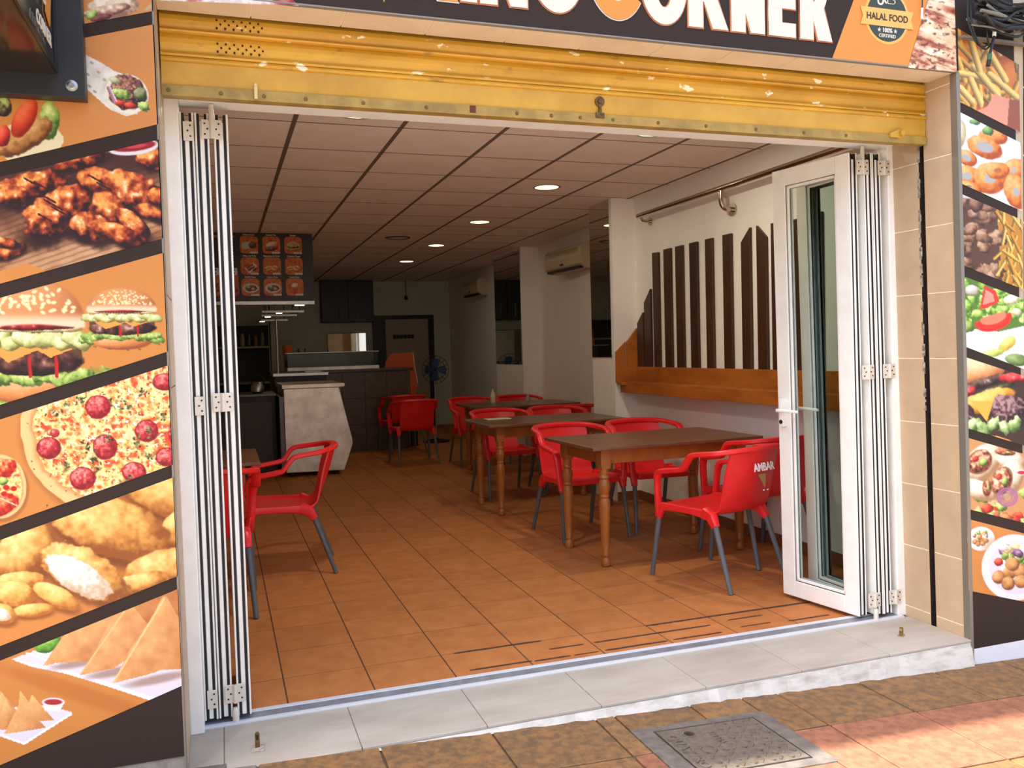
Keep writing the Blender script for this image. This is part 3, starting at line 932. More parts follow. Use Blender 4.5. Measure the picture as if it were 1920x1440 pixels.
# pedestal fan
t = thing('pedestal_fan', 'dark pedestal fan standing by the counter end', 'fan', (2.83, 8.75, 0))
DK = M('dark_plastic', (34, 32, 34), .4)
MB().lathe([(.20, 0), (.20, .02), (.05, .05), (.02, .06)], 24).build('base', DK, t, smooth=True)
MB().tube([(0, 0, .04), (0, 0, .98)], .014, 10).build('pole', STEEL, t, smooth=True)
MB().lathe([(.05, -.02), (.07, .02), (.06, .12), (.02, .15)], 18, (0, 0, 1.08), 'y').build('motor', DK, t, smooth=True)
cg = MB()
for k in range(16):
    a = 2 * math.pi * k / 16
    for yy in (-.10, ):
        cg.tube([(.03 * math.cos(a), -.13, 1.08 + .03 * math.sin(a)), (.16 * math.cos(a), -.12, 1.08 + .16 * math.sin(a)), (.205 * math.cos(a), -.07, 1.08 + .205 * math.sin(a)), (.16 * math.cos(a), -.01, 1.08 + .16 * math.sin(a)), (.05 * math.cos(a), 0, 1.08 + .05 * math.sin(a))], .0022, 5)
for r_ in (.205, .14):
    cg.tube([(r_ * math.cos(2 * math.pi * k / 28), -.07 if r_ > .2 else -.122, 1.08 + r_ * math.sin(2 * math.pi * k / 28)) for k in range(29)], .004, 6)
cg.build('cage', DK, t, smooth=True)
bl = MB()
for k in range(4):
    a = math.pi / 2 * k
    R_ = Matrix.Rotation(a, 3, 'Y')
    pts = [R_ @ Vector(p) for p in [(.02, -.06, -.03), (.15, -.085, -.08), (.17, -.07, 0), (.15, -.05, .06), (.02, -.045, .03)]]
    c = Vector((0, 0, 1.08))
    up = [p + c for p in pts]; dn = [p + c + Vector((0, .004, 0)) for p in pts]
    bl.add(up + dn, [(0, 1, 2, 3, 4), (9, 8, 7, 6, 5)] + [(i, (i + 1) % 5, 5 + (i + 1) % 5, 5 + i) for i in range(5)])
bl.build('blades', M('fan_blue', (40, 72, 110), .4), t)

# menu board over the counter
MBD = thing('menu_board', 'lit-less menu board with nine food pictures hanging over the counter', 'menu board', (0, 5.58, 0))
MBD['label'] = 'dark menu board with nine food pictures hanging over the counter'
MB().box(-.62, .778, 0, .08, 1.925, 2.628).build('panel', M('menu_black', (44, 30, 26), .4), MBD, bevel=.003)
MB().box(-.62, .778, -.01, .09, 1.885, 1.925).build('lower_rail', STEEL, MBD, bevel=.003)
# hanging steel light rails behind it
for k, (y, xa) in enumerate(((6.95, .30), (7.95, .34), (9.5, .40))):
    t = thing('light_rail', ('first', 'second', 'third')[k] + ' hanging steel light rail behind the menu board', 'light', (0, y, 0), group='hanging steel light rails')
    MB().box(xa, .79, -.05, .05, 1.865, 1.895).build('rail', STEEL, t, bevel=.003)
    MB().tube([(xa + .05, 0, 1.89), (xa + .05, 0, CZ)], .006, 8).tube([(.74, 0, 1.89), (.74, 0, CZ)], .006, 8).build('hanger', DARKSTEEL, t)
    MB().lathe([(.001, -.003), (.035, -.003), (.035, .0), (.001, .0)], 16, (.42 if k else .50, 0, 1.863)).build('lamp', M('rail_lamp', (250, 235, 170), .5, emit=6), t)
t = thing('light_rail', 'bright spot lamp on the rail right under the menu board', 'light', (0, 5.62, 0), group='hanging steel light rails')
MB().box(.56, .68, -.07, -.012, 1.878, 1.892).build('rail', STEEL, t, bevel=.002)
MB().box(.575, .665, -.0715, -.02, 1.874, 1.878).build('lamp', MATS['rail_lamp'], t)

# kitchen shelving on the left at the back
sh = thing('kitchen_shelf', 'pale kitchen shelf unit with jars at the dim back left', 'shelf', (0, 10.4, 0))
for z in (.92, 1.48, 1.83):
    MB().box(-.6, .56, -.18, .18, z, z + .03).build('shelf_board', M('pale_shelf', (150, 140, 124), .6), sh, bevel=.003)
MB().box(.575, .66, -.2, .2, 0, 2.3).build('side_post', M('post_pale', (170, 160, 140), .6), sh, bevel=.003)
MB().box(-.6, .56, .16, .18, 0, 1.85).build('back_panel', M('shelf_back', (70, 62, 54), .7), sh)
random.seed(21)
jar = MB().lathe([(.05, 0), (.055, .01), (.055, .13), (.04, .16), (.042, .185)], 14).mesh('jar', smooth=True)
jcol = [M('jar_%d' % k, c, .3) for k, c in enumerate([(120, 60, 40), (90, 90, 70), (150, 120, 80), (60, 50, 50)])]
for i in range(6):
    for z in (1.511, ):
        o = bpy.data.objects.new('jar', jar.copy()); COL.objects.link(o)
        o.data.materials.clear(); o.data.materials.append(jcol[i % 4])
        o.location = (-.05 + .1 * i, 10.33, z)
        o.scale = (.75, .75, random.uniform(.8, 1.2))
        tag(o, 'small dim jar standing on the kitchen shelf', 'jar', 'jars on the kitchen shelf')

# ---- back wall: dark cupboards, wall mirror, framed door
cb = thing('wall_cupboard', 'dark two-door wall cupboard up at the back', 'cupboard', (0, 11.3, 0))
DKW = M('dark_brown_wood', (44, 30, 24), .4, 0, (36, 24, 20), 6)
MB().box(1.50, 2.40, .02, .298, 1.90, 2.63).build('body', DKW, cb, bevel=.003)
for x in (1.505, 1.955):
    d = MB().box(x, x + .44, 0, .02, 1.905, 2.625).build('door', DKW, cb, bevel=.003)
    hx = x + (.30 if x < 1.7 else .14)
    MB().tube([(hx, -.03, 1.98), (hx, -.03, 2.2)], .007, 8).tube([(hx, -.03, 1.99), (hx, .002, 1.99)], .006, 6).tube([(hx, -.03, 2.19), (hx, .002, 2.19)], .006, 6).build('handle', STEEL, d)
MIR = M('mirror_glass', (222, 226, 222), .02, 1.0)
t = thing('wall_mirror', 'wide mirror on the back wall under the dark cupboards', 'mirror', (1.94, 11.52, 1.42), math.radians(-9.9))
MB().box(-.33, .33, -.006, .006, -.29, .29).build('mirror_glass', MIR, t)
MB().box(-.34, .34, .006, .03, -.30, .30).build('backing', DKW, t)
d1 = MB().prism([(2.52, 0), (2.52, 2.02), (3.53, 2.02), (3.53, 0), (3.43, 0), (3.43, 1.95), (2.64, 1.95), (2.64, 0)], 'y', 11.55, 11.61).build('door_1', DKW, kind='structure', bevel=.004, label='pale back door in a dark frame with a small letter sign')
DOORP = M('pale_door', (178, 164, 140), .6)
dl = MB().box(2.64, 3.43, 11.575, 11.60, 0, 1.95).build('door_leaf', DOORP, d1, bevel=.002)
for k in range(6):
    MB().box(2.775 + k * .065, 2.833 + k * .065, 11.568, 11.575, 1.60, 1.67).build('letter_tile', GASKET, dl, bevel=.002)
MB().box(2.41, 2.52, 11.5, 11.6, 0, 2.02).build('trim_3', DKW, kind='structure', label='dark post beside the back door')
t = thing('hanging_cable', 'thin cable with a small lamp holder hanging over the back door', 'cable', (3.0, 11.4, 0))
MB().tube([(0, 0, CZ), (0, 0, 2.35)], .006, 6).lathe([(.02, 2.29), (.035, 2.30), (.03, 2.35), (.01, 2.37)], 12).build('cable', GASKET, t)

# pillar mirrors
t = thing('pillar_mirror', 'tall mirror panel on the side of the first pillar', 'mirror', (3.05, 3.305, 1.945))
MB().box(-.008, -.002, -.205, .205, -.685, .685).build('mirror_glass', MIR, t)
t = thing('pillar_mirror', 'tall mirror panel on the side of the second pillar', 'mirror', (3.42, 7.0, 1.88))
MB().box(-.008, -.002, -.53, .53, -.72, .72).build('mirror_glass', MIR, t)

# air conditioners
ACW = M('aged_white_plastic', (206, 190, 158), .5)
def aircon(lab, loc, rz, L_):
    t = thing('air_conditioner', lab, 'air conditioner', loc, rz, 'wall air conditioners')
    MB().prism([(0, -.13), (-.10, -.13), (-.17, -.08), (-.185, .0), (-.17, .10), (-.13, .13), (0, .13)], 'x', -L_ / 2, L_ / 2).build('body', ACW, t, bevel=.008)
    s = MB()
    for k in range(9):
        s.box(-L_ / 2 + .06, L_ / 2 - .06, -.18 + .0 * k, -.17, -.01 + .012 * k, -.007 + .012 * k)
    s.build('grille', M('ac_grille_beige', (160, 146, 120), .6), t)  # grille bars a darker beige than the body
    MB().box(-L_ / 2 + .05, L_ / 2 - .05, -.16, -.10, -.125, -.10).build('louvre', GASKET, t)
    MB().box(-.02, .05, -.187, -.18, -.07, -.05).build('badge', GASKET, t)
aircon('white wall air conditioner between the two pillars', (3.565, 5.05, 2.32), math.radians(-90 + 3), .92)
aircon('small white air conditioner on the far right wall', (3.745, 9.3, 2.33), math.radians(-90 + 2), .80)

# ---- wall shelf with upright slats, and the steel rail above
SLD = M('dark_stained_slat', (74, 44, 28), .38, 0, (56, 32, 20), 8, stretch=(1, 1, .2), rnd=.12)
SLO = M('orange_pine', (190, 112, 42), .4, 0, (158, 86, 30), 8, stretch=(.3, .3, 1))
sl = thing('slatted_wall_shelf', 'pine wall shelf with upright dark slats along the right wall', 'shelf', (0, 0, 0))
slats = [(2.956, .105, 1.55, 1.64), (2.82, .115, 1.72, 1.83), (2.665, .10, 2.125, 2.12), (2.470, .11, 2.13, 2.13), (2.282, .11, 2.13, 2.13), (2.068, .11, 2.13, 2.13), (1.85, .095, 2.13, 2.13), (1.612, .105, 2.13, 2.13),
         (1.385, .105, 2.05, 2.14), (1.205, .105, 2.14, 2.05), (1.04, .115, 2.13, 2.13), (.86, .115, 2.12, 2.12), (.66, .12, 2.13, 2.13)]
for y, w, zl, zr in slats:      # zl: height at the far edge, zr: at the near edge
    if zl != zr and zr > 2 and zl > 2:
        pts = [(y + w / 2, 1.16), (y + w / 2, zl), ((y - w * .25) if zr > zl else (y + w * .35), max(zl, zr)), (y - w / 2, zr), (y - w / 2, 1.16)]
        pts = [(y + w / 2, 1.16), (y + w / 2, zl), (y - w / 2, zr), (y - w / 2, 1.16)]
    else:
        pts = [(y + w / 2, 1.16), (y + w / 2, zl), (y - w / 2, zr), (y - w / 2, 1.16)]
    MB().prism(pts, 'x', 3.247, 3.269).build('slat', SLD, sl, bevel=.002, seg=1)
for x0, x1, z0, z1 in ((3.053, 3.15, 1.305, 1.395), (3.162, 3.262, 1.395, 1.51)):
    MB().prism([(x0, 1.165), (x0, z0), (x1, z1), (x1, 1.165)], 'y', 3.038, 3.059).build('slat', SLO, sl, bevel=.002, seg=1)
MB().box(3.052, 3.247, 3.030, 3.059, 1.04, 1.172).build('back_plank', SLO, sl, bevel=.003)
MB().box(3.244, 3.269, .2, 3.03, 1.04, 1.172).build('back_plank', SLO, sl, bevel=.003)
MB().box(3.10, 3.248, .2, 2.93, 1.02, 1.044).box(3.052, 3.244, 2.93, 3.030, 1.02, 1.044).build('shelf_board', SLO, sl, bevel=.003)
MB().box(3.085, 3.102, .2, 3.03, .955, 1.046).build('front_lip', SLO, sl, bevel=.003)
for y in (.86, 1.16, 2.0):
    MB().tube([(3.15, y, 1.02), (3.15, y, .965), (3.165, y, .95)], .006, 6).build('coat_hook', GASKET, sl)
rl = thing('steel_wall_rail', 'polished steel tube rail high on the right wall', 'rail', (0, 0, 0))
CH = M('polished_steel', (190, 178, 160), .18, 1.0)
MB().tube([(3.17, .25, 2.44), (3.17, 2.80, 2.44)], .021, 14).build('tube', CH, rl, smooth=True)
for y in (1.55, 2.76):
    big = y < 2
    p = smooth_path([(3.17, y, 2.44), (3.17, y, 2.36), (3.185, y, 2.315), (3.22, y, 2.297), (3.262, y, 2.295)], 4) if big else [(3.17, y, 2.44), (3.19, y, 2.40), (3.262, y, 2.39)]
    br = MB().tube(p, .018 if big else .012, 12).lathe([(.045 if big else .03, 3.255), (.045 if big else .03, 3.268)], 20, (0, y, 2.295 if big else 2.39), 'x')
    br.build('bracket', CH, rl, smooth=True)

# manhole cover
MH = thing('manhole_cover', 'square cast iron manhole cover with raised tread pattern in the pavement', 'manhole cover', (1.445, -1.115, gz(1.445)))
MH.rotation_euler = (0, math.atan(SLOPE), 0)
IRON = M('cast_iron', (128, 116, 102), .55, .35, (104, 94, 82), 40)
MB().box(-.285, .285, -.215, .215, -.02, .001).build('mortar_surround', GROUT, MH, bevel=.003)
MB().box(-.205, .205, -.165, .165, -.012, .004).build('plate', IRON, MH, bevel=.003)
b = MB()
for (x0, x1, y0, y1) in ((-.212, .212, -.172, -.166), (-.212, .212, .166, .172), (-.212, -.206, -.172, .172), (.206, .212, -.172, .172)):
    b.box(x0, x1, y0, y1, -.01, .002)
b.build('frame', DARKSTEEL, MH)
for i in range(9):
    for j in range(9):
        x = -.12 + i * .037; y = -.148 + j * .037
        if x < .02 and y > .03: continue
        if x > .195: continue
        MB().box(-.011, .011, -.0032, .0032, .004, .0075).box(.006, .012, -.0032, .010, .004, .0075).build('tread', IRON, MH).location = (x, y, 0)
for ch in [c for c in MH.children if c.name.startswith('tread')]:
    ch.rotation_euler = (0, 0, math.radians(45 if (int(round((ch.location.x + ch.location.y) / .037)) % 2) else -45))
put_text('lettering', 'QUATTRO', (-.175, -.01, .006), .052, IRON, MH, bold=.001, rot=(0, 0, -math.pi / 2), depth=.003)
put_text('lettering', 'EN 124', (-.02, .055, .006), .030, IRON, MH, bold=.0008, rot=(0, 0, -math.pi / 2), depth=.003)
MB().lathe([(.026, .004), (.026, .0065), (.020, .0065), (.020, .004)], 24, (-.10, .11, 0)).build('round_mark', IRON, MH)
# ================================================================== PRINTED PANELS
# artwork layout units (u, v) -> position (x, z) on the facade
HM = np.array([[1.52343497e-03, -5.85971834e-05, -7.70898064e-01],
               [-2.82300352e-04, -1.59416535e-03, 2.42566219e+00],
               [-1.76408210e-04, -1.61888167e-05, 1.0]])
def to_wall(U, V):
    w = HM[2, 0] * U + HM[2, 1] * V + 1.0
    return (HM[0, 0] * U + HM[0, 1] * V + HM[0, 2]) / w, (HM[1, 0] * U + HM[1, 1] * V + HM[1, 2]) / w

def vnoise(x, y, seed=0):
    ix = np.floor(x); iy = np.floor(y); fx = x - ix; fy = y - iy
    fx = fx * fx * (3 - 2 * fx); fy = fy * fy * (3 - 2 * fy)
    def h(a, b):
        s = np.sin(a * 127.1 + b * 311.7 + seed * 74.7) * 43758.5453
        return s - np.floor(s)
    return (h(ix, iy) * (1 - fx) + h(ix + 1, iy) * fx) * (1 - fy) + (h(ix, iy + 1) * (1 - fx) + h(ix + 1, iy + 1) * fx) * fy
def fbm(x, y, seed=0, o=3):
    r = 0; a = .5; t = 0
    for k in range(o):
        r = r + a * vnoise(x * 2 ** k, y * 2 ** k, seed + k * 7); t += a; a *= .5
    return r / t
def sstep(a, b, x):
    t = np.clip((x - a) / (b - a), 0, 1)
    return t * t * (3 - 2 * t)
def c3(c):
    return np.array(c, float) / 255.0

class Art:
    def __init__(s, U, V, base):
        s.U, s.V = U, V
        s.C = np.tile(c3(base), (len(U), 1))
    def over(s, a, col):
        col = np.asarray(col)
        if col.ndim == 1:
            col = c3(col)[None, :]
        s.C = s.C * (1 - a[:, None]) + col * a[:, None]
    def loc(s, cx, cy, rx, ry, ang=0, wob=0, ws=.08, seed=0):
        a = math.radians(ang)
        du, dv = s.U - cx, s.V - cy
        p = (du * math.cos(a) + dv * math.sin(a)) / rx
        q = (-du * math.sin(a) + dv * math.cos(a)) / ry
        r = np.sqrt(p * p + q * q)
        if wob:
            r = r * (1 + wob * (fbm(s.U * ws, s.V * ws, seed) - .5) * 2)
        return r, p, q
    def ell(s, cx, cy, rx, ry, col, ang=0, wob=0, ws=.08, seed=0, soft=None):
        r, p, q = s.loc(cx, cy, rx, ry, ang, wob, ws, seed)
        e = soft or 1.0 / max(3.0, min(rx, ry))
        s.over(1 - sstep(1 - e, 1 + e, r), col)
    def ring(s, cx, cy, rx, ry, w, col, ang=0):
        r, p, q = s.loc(cx, cy, rx, ry, ang)
        s.over(sstep(1 - w - .06, 1 - w, r) * (1 - sstep(1 - .04, 1 + .04, r)), col)
    def food(s, cx, cy, rx, ry, ang, base, dark, light, seed=0, wob=.18, ws=.07, tex=.10, amt=.5, gloss=.0):
        r, p, q = s.loc(cx, cy, rx, ry, ang, wob, ws, seed)
        a = 1 - sstep(.93, 1.03, r)
        if a.max() <= 0:
            return
        z = np.sqrt(np.clip(1 - r * r, 0, 1))
        an = math.radians(ang)
        nu = p * math.cos(an) - q * math.sin(an); nv = p * math.sin(an) + q * math.cos(an)
        lam = np.clip(-.35 * nu - .55 * nv + .75 * z, 0, 1)
        n = fbm(s.U * tex, s.V * tex, seed + 3, 4)
        k = np.clip(lam + (n - .5) * amt * 1.6, 0, 1.15)[:, None]
        col = np.where(k < .55, c3(dark) + (c3(base) - c3(dark)) * (k / .55), c3(base) + (c3(light) - c3(base)) * ((k - .55) / .5))
        if gloss:
            g = sstep(.66, .80, n) * sstep(.35, .7, lam)
            col = col + (1 - col) * (g * gloss)[:, None]
        s.over(a, np.clip(col, 0, 1))
    def poly(s, pts, col):
        s.over(s.inside(pts).astype(float), col)
    def inside(s, pts):
        ins = np.zeros(len(s.U), bool); n = len(pts); j = n - 1
        for i in range(n):
            xi, yi = pts[i]; xj, yj = pts[j]
            if yi != yj:
                c = ((yi > s.V) != (yj > s.V)) & (s.U < (xj - xi) * (s.V - yi) / (yj - yi) + xi)
                ins ^= c
            j = i
        return ins
    def capsule(s, x0, y0, x1, y1, w, col, shade=.25):
        dx, dy = x1 - x0, y1 - y0; L2 = dx * dx + dy * dy
        t = np.clip(((s.U - x0) * dx + (s.V - y0) * dy) / L2, 0, 1)
        d = np.hypot(s.U - x0 - t * dx, s.V - y0 - t * dy) / w
        side = ((s.U - x0) * dy - (s.V - y0) * dx) / math.sqrt(L2) / w
        col = c3(col)[None, :] * (1 - shade * np.clip(.3 - side, 0, 1.3))[:, None]
        s.over(1 - sstep(.8, 1.1, d), np.clip(col, 0, 1))
    def mottle(s, mask, cols, sc, seed):
        n = fbm(s.U * sc, s.V * sc, seed, 4)
        n = np.clip((n - .25) / .5, 0, .999) * (len(cols) - 1)
        i = np.floor(n).astype(int); f = (n - i)[:, None]
        C = np.array([c3(c) for c in cols])
        s.over(mask.astype(float), C[i] * (1 - f) + C[np.minimum(i + 1, len(cols) - 1)] * f)

PY = -0.756
def band(name, parent, ul, ur, tl, tr, bl, br, paint, base, step=1.7, lab=None, dy=0.0, right_pull=None):
    """Band between a top line (v=tl at ul, tr at ur) and a bottom line; painted by paint(Art)."""
    nu = max(2, int((ur - ul) / step)); nv = max(2, int(max(bl - tl, br - tr) / step))
    u = np.linspace(0, 1, nu + 1); w = np.linspace(0, 1, nv + 1)
    A, B = np.meshgrid(u, w)
    top = tl + (tr - tl) * A; bot = bl + (br - bl) * A
    V = top + (bot - top) * B
    U = ul + (ur - ul) * A
    if right_pull:
        lo, hi = right_pull            # slanted ends: functions of v
        U = lo(V) + (hi(V) - lo(V)) * A
    U = U.ravel(); V = V.ravel()
    art = Art(U, V, base)
    paint(art)
    return ink_mesh(name, parent, U, V, nu, nv, art.C, PY - .0015 - dy, lab)

def ink_mesh(name, parent, U, V, nu, nv, C, y, lab=None, XZ=None):
    X, Z = to_wall(U, V) if XZ is None else XZ
    co = np.stack([X, np.full_like(X, y), Z], 1).astype(np.float32)
    k = (np.arange(nv)[:, None] * (nu + 1) + np.arange(nu)[None, :]).ravel()
    quads = np.stack([k, k + nu + 1, k + nu + 2, k + 1], 1).astype(np.int32)
    me = bpy.data.meshes.new(name)
    me.vertices.add(len(co)); me.vertices.foreach_set('co', co.ravel())
    me.loops.add(quads.size); me.loops.foreach_set('vertex_index', quads.ravel())
    me.polygons.add(len(quads))
    me.polygons.foreach_set('loop_start', np.arange(len(quads), dtype=np.int32) * 4)
    me.polygons.foreach_set('loop_total', np.full(len(quads), 4, np.int32))
    me.update(calc_edges=True)
    at = me.color_attributes.new('ink', 'FLOAT_COLOR', 'POINT')
    s = np.clip(C, 0, 1)
    l = np.where(s <= .04, s / 12.92, ((s + .055) / 1.055) ** 2.4)
    l = .88 * l ** 1.06
    rgba = np.concatenate([l, np.ones((len(l), 1))], 1).astype(np.float32)
    at.data.foreach_set('color', rgba.ravel())
    return link(name, me, paint_mat(), parent, lab)

ORANGE = (208, 138, 70)
TOM = ((206, 52, 34), (120, 20, 16), (246, 120, 80))
GRN = ((150, 176, 80), (70, 96, 36), (214, 226, 140))
MEAT = ((112, 68, 52), (48, 26, 22), (176, 120, 96))
NUG = ((224, 160, 78), (150, 84, 30), (252, 216, 138))
WING = ((164, 60, 28), (42, 10, 8), (244, 152, 74))

def tortilla_wrap(a):
    a.poly([(100, 92), (160, 103), (190, 118), (216, 134), (262, 150), (258, 214), (236, 218), (205, 205), (164, 168), (100, 150)], (228, 218, 204))
    m = a.inside([(100, 92), (160, 103), (190, 118), (216, 134), (262, 150), (258, 214), (236, 218), (205, 205), (164, 168), (100, 150)])
    a.mottle(m, [(238, 230, 216), (226, 216, 200), (214, 202, 184)], .05, 4)
    for (x, y) in ((185, 136), (172, 118), (168, 162), (178, 172), (196, 150), (165, 140)):
        a.ell(x, y, 4, 2.2, (190, 160, 120), 35, .3)
    a.ell(238, 176, 42, 36, (236, 224, 200), 30)
    a.food(240, 174, 38, 32, 30, *MEAT, seed=5, tex=.3, amt=1.2, gloss=.5)
    a.food(228, 176, 20, 9, 20, *GRN, seed=8, tex=.2, amt=.9)
    a.food(215, 150, 12, 6, 20, (196, 196, 150), (130, 130, 80), (224, 224, 190), seed=2)
    for x, y in ((224, 193), (244, 198)):
        a.food(x, y, 12, 6, 10, *TOM, seed=3, amt=.2)
    a.capsule(203, 165, 214, 192, 3, (196, 130, 150)); a.capsule(206, 164, 218, 190, 1.5, (240, 220, 226))
    a.food(262, 176, 12, 12, 0, (120, 130, 80), (60, 70, 40), (190, 196, 150), seed=7)
    a.food(270, 200, 10, 9, 0, *GRN, seed=9, wob=.5, ws=.2, tex=.2)
    # big kebab corner, lower left
    a.ell(60, 268, 58, 46, (232, 216, 170), 0, .1)
    a.food(92, 226, 20, 34, 0, *GRN, seed=12, wob=.3, tex=.1)
    a.food(45, 258, 62, 26, -28, (178, 118, 60), (104, 58, 26), (224, 176, 110), seed=13, amt=.5)
    a.food(46, 222, 20, 40, 28, (214, 70, 34), (150, 34, 18), (244, 130, 80), seed=14, amt=.15, wob=.05)
    a.food(6, 256, 14, 20, 20, *TOM, seed=15, amt=.2)
    a.food(8, 200, 14, 20, 0, (90, 70, 50), (40, 30, 26), (180, 190, 110), seed=16, tex=.15, amt=.8)

def doner_top(a):
    a.food(215, 10, 48, 26, -5, (222, 196, 160), (150, 106, 84), (244, 226, 200), seed=1, tex=.12, amt=.7)
    a.food(200, 20, 46, 10, -10, (200, 150, 120), (120, 72, 60), (240, 216, 190), seed=3, tex=.14, amt=.8)
    a.food(172, 28, 12, 8, -30, *GRN, seed=2)
    a.food(190, 34, 22, 6, -14, (110, 50, 46), (60, 24, 24), (170, 100, 90), seed=4)
    a.poly([(268, 20), (289, 0), (289, 14), (276, 20)], (190, 170, 120))

def wings(a):
    a.mottle(np.ones(len(a.U), bool), [(150, 98, 62), (190, 138, 96), (206, 158, 116)], .02, 3)
    st = np.sin((a.V + .35 * a.U) * .55 + 3 * fbm(a.U * .02, a.V * .02, 4)) * .5 + .5
    a.C *= (1 - .22 * (st ** 3))[:, None]
    up = sstep(420, 330, a.V + .25 * a.U - 40)
    a.over(up * .8, (60, 26, 22))
    a.poly([(0, 508), (52, 494), (86, 508), (86, 560), (-200, 600), (-200, 520)], ORANGE)
    L = [(150, 300, 58, 15, -16), (60, 345, 70, 24, -8), (20, 366, 40, 20, 10), (192, 345, 54, 30, 24), (285, 298, 30, 18, 10), (105, 398, 70, 40, -32), (250, 358, 62, 34, 24), (205, 392, 42, 30, 35),
         (248, 418, 44, 17, 38), (290, 398, 36, 15, 20), (170, 425, 46, 26, 12), (225, 440, 66, 17, 22), (18, 470, 34, 13, -16), (10, 455, 28, 9, 10), (300, 370, 24, 16, 20)]
    for i, (x, y, rx, ry, an) in enumerate(L):
        a.ell(x + 3, y + ry * .5, rx * 1.02, ry * .95, (48, 18, 14), an, .2, .06, i, soft=.35)
        a.food(x, y, rx, ry, an, *WING, seed=i * 3 + 1, wob=.28, ws=.045, tex=.085, amt=1.15, gloss=.6)
    for x, y, l in ((90, 372, 28), (100, 384, 34), (112, 396, 30), (84, 408, 24), (180, 336, 26), (196, 350, 26), (56, 340, 22), (75, 347, 22)):
        a.capsule(x - l / 2, y - l * .28, x + l / 2, y + l * .28, 1.8, (70, 24, 16), .3)
    a.ell(250, 276, 48, 15, (226, 216, 214), -6); a.ell(250, 274, 42, 10, (150, 26, 34), -6)
    a.ell(254, 274, 22, 4, (200, 70, 70), -6)

def sesame(a, cx, cy, rx, ry, n, sz, seed):
    rg = random.Random(seed)
    for i in range(n):
        t = rg.uniform(0, 2 * math.pi); r = math.sqrt(rg.uniform(0, 1)) * .95
        x = cx + r * rx * math.cos(t); y = cy - abs(r * ry * math.sin(t)) * .92 - ry * .08
        a.ell(x, y, sz, sz * .62, (246, 222, 170), rg.uniform(-60, 60))
def burger(a, cx, cy, w, h, seed, seeds=60, sz=3):
    k = w / 2
    a.ell(cx, cy + h * .10, k * .93, h * .30, (96, 64, 40), 0, .05)
    for i in range(13):       # bottom lettuce
        x = cx - k * 1.02 + i * k * 2.04 / 12
        a.food(x, cy + h * .34 + math.sin(i * 2.1) * h * .02, k * .20, h * .075, 0, *GRN, seed=seed + i, wob=.4, ws=.3 * 30 / k, tex=9 / k, amt=.9)
    r, p, q = a.loc(cx, cy + h * .36, k * .88, h * .16)
    a.food(cx, cy + h * .38, k * .84, h * .13, 0, (216, 140, 78), (160, 84, 44), (240, 190, 130), seed=seed, wob=.03, amt=.15)
    a.over(((q < -.1) & (r < 1.0)).astype(float) * .0, (0, 0, 0))
    for i in range(11):
        x = cx - k * .95 + i * k * 1.9 / 10
        a.food(x, cy + h * .29 + math.sin(i * 1.7) * h * .02, k * .2, h * .06, 0, *GRN, seed=seed + 40 + i, wob=.4, ws=9 / k, tex=9 / k, amt=.9)
    a.food(cx, cy + h * .16, k * .95, h * .12, 0, (92, 50, 42), (38, 18, 18), (160, 108, 88), seed=seed + 2, wob=.1, tex=6 / k, amt=1.2, gloss=.35)
    a.poly([(cx - k * .85, cy + h * .03), (cx + k * .95, cy + h * .03), (cx + k * .35, cy + h * .13), (cx + k * .1, cy + h * .07), (cx - k * .45, cy + h * .17)], (240, 160, 74))
    for i in range(11):
        x = cx - k * .95 + i * k * 1.9 / 10
        a.food(x, cy - h * .01 + math.sin(i * 2.6) * h * .025, k * .22, h * .065, 0, (196, 196, 116), (120, 110, 60), (236, 236, 190), seed=seed + 60 + i, wob=.4, ws=7 / k, tex=7 / k, amt=.6)
    for i in range(6):
        x = cx - k * .7 + i * k * 1.4 / 5
        a.food(x, cy - h * .105, k * .26, h * .035, 0, (214, 206, 150), (150, 120, 70), (240, 236, 200), seed=seed + 80 + i, amt=.3)
    a.food(cx, cy - h * .13, k * .9, h * .045, 0, (150, 28, 30), (80, 10, 14), (220, 90, 80), seed=seed + 5, amt=.7, tex=8 / k, gloss=.5)
    for x in (cx - k * .05, cx + k * .45):
        a.capsule(x, cy + h * .13, x + k * .02, cy + h * .28, max(1.6, k * .035), (196, 36, 30), .1)
    # top bun, flat underneath
    r, p, q = a.loc(cx, cy - h * .14, k, h * .36)
    m = (1 - sstep(.96, 1.03, r)) * (1 - sstep(.02, .08, q + .04 * np.cos(p * 3)))
    z = np.sqrt(np.clip(1 - r * r, 0, 1))
    lam = np.clip(-.2 * p - .6 * q + .6 * z, 0, 1)[:, None]
    col = c3((166, 92, 50)) + (c3((232, 164, 104)) - c3((166, 92, 50))) * lam
    rim = sstep(-.30, -.02, q)[:, None]
    col = col * (1 - rim) + c3((238, 208, 170)) * rim
    a.over(m, np.clip(col, 0, 1))
    sesame(a, cx, cy - h * .20, k * .88, h * .27, seeds, sz, seed)
def burgers(a):
    a.food(96, 738, 120, 26, -18, *GRN, seed=31, wob=.3, tex=.06, amt=.9)
    burger(a, 60, 640, 200, 235, 3, 60, 5)
    burger(a, 228, 597, 132, 116, 9, 130, 2)
    for x, y in ((166, 645), (178, 650), (205, 654), (240, 656), (262, 655), (290, 643), (298, 645)):
        a.ell(x, y, 3.5, 1.3, (110, 100, 50), 20)

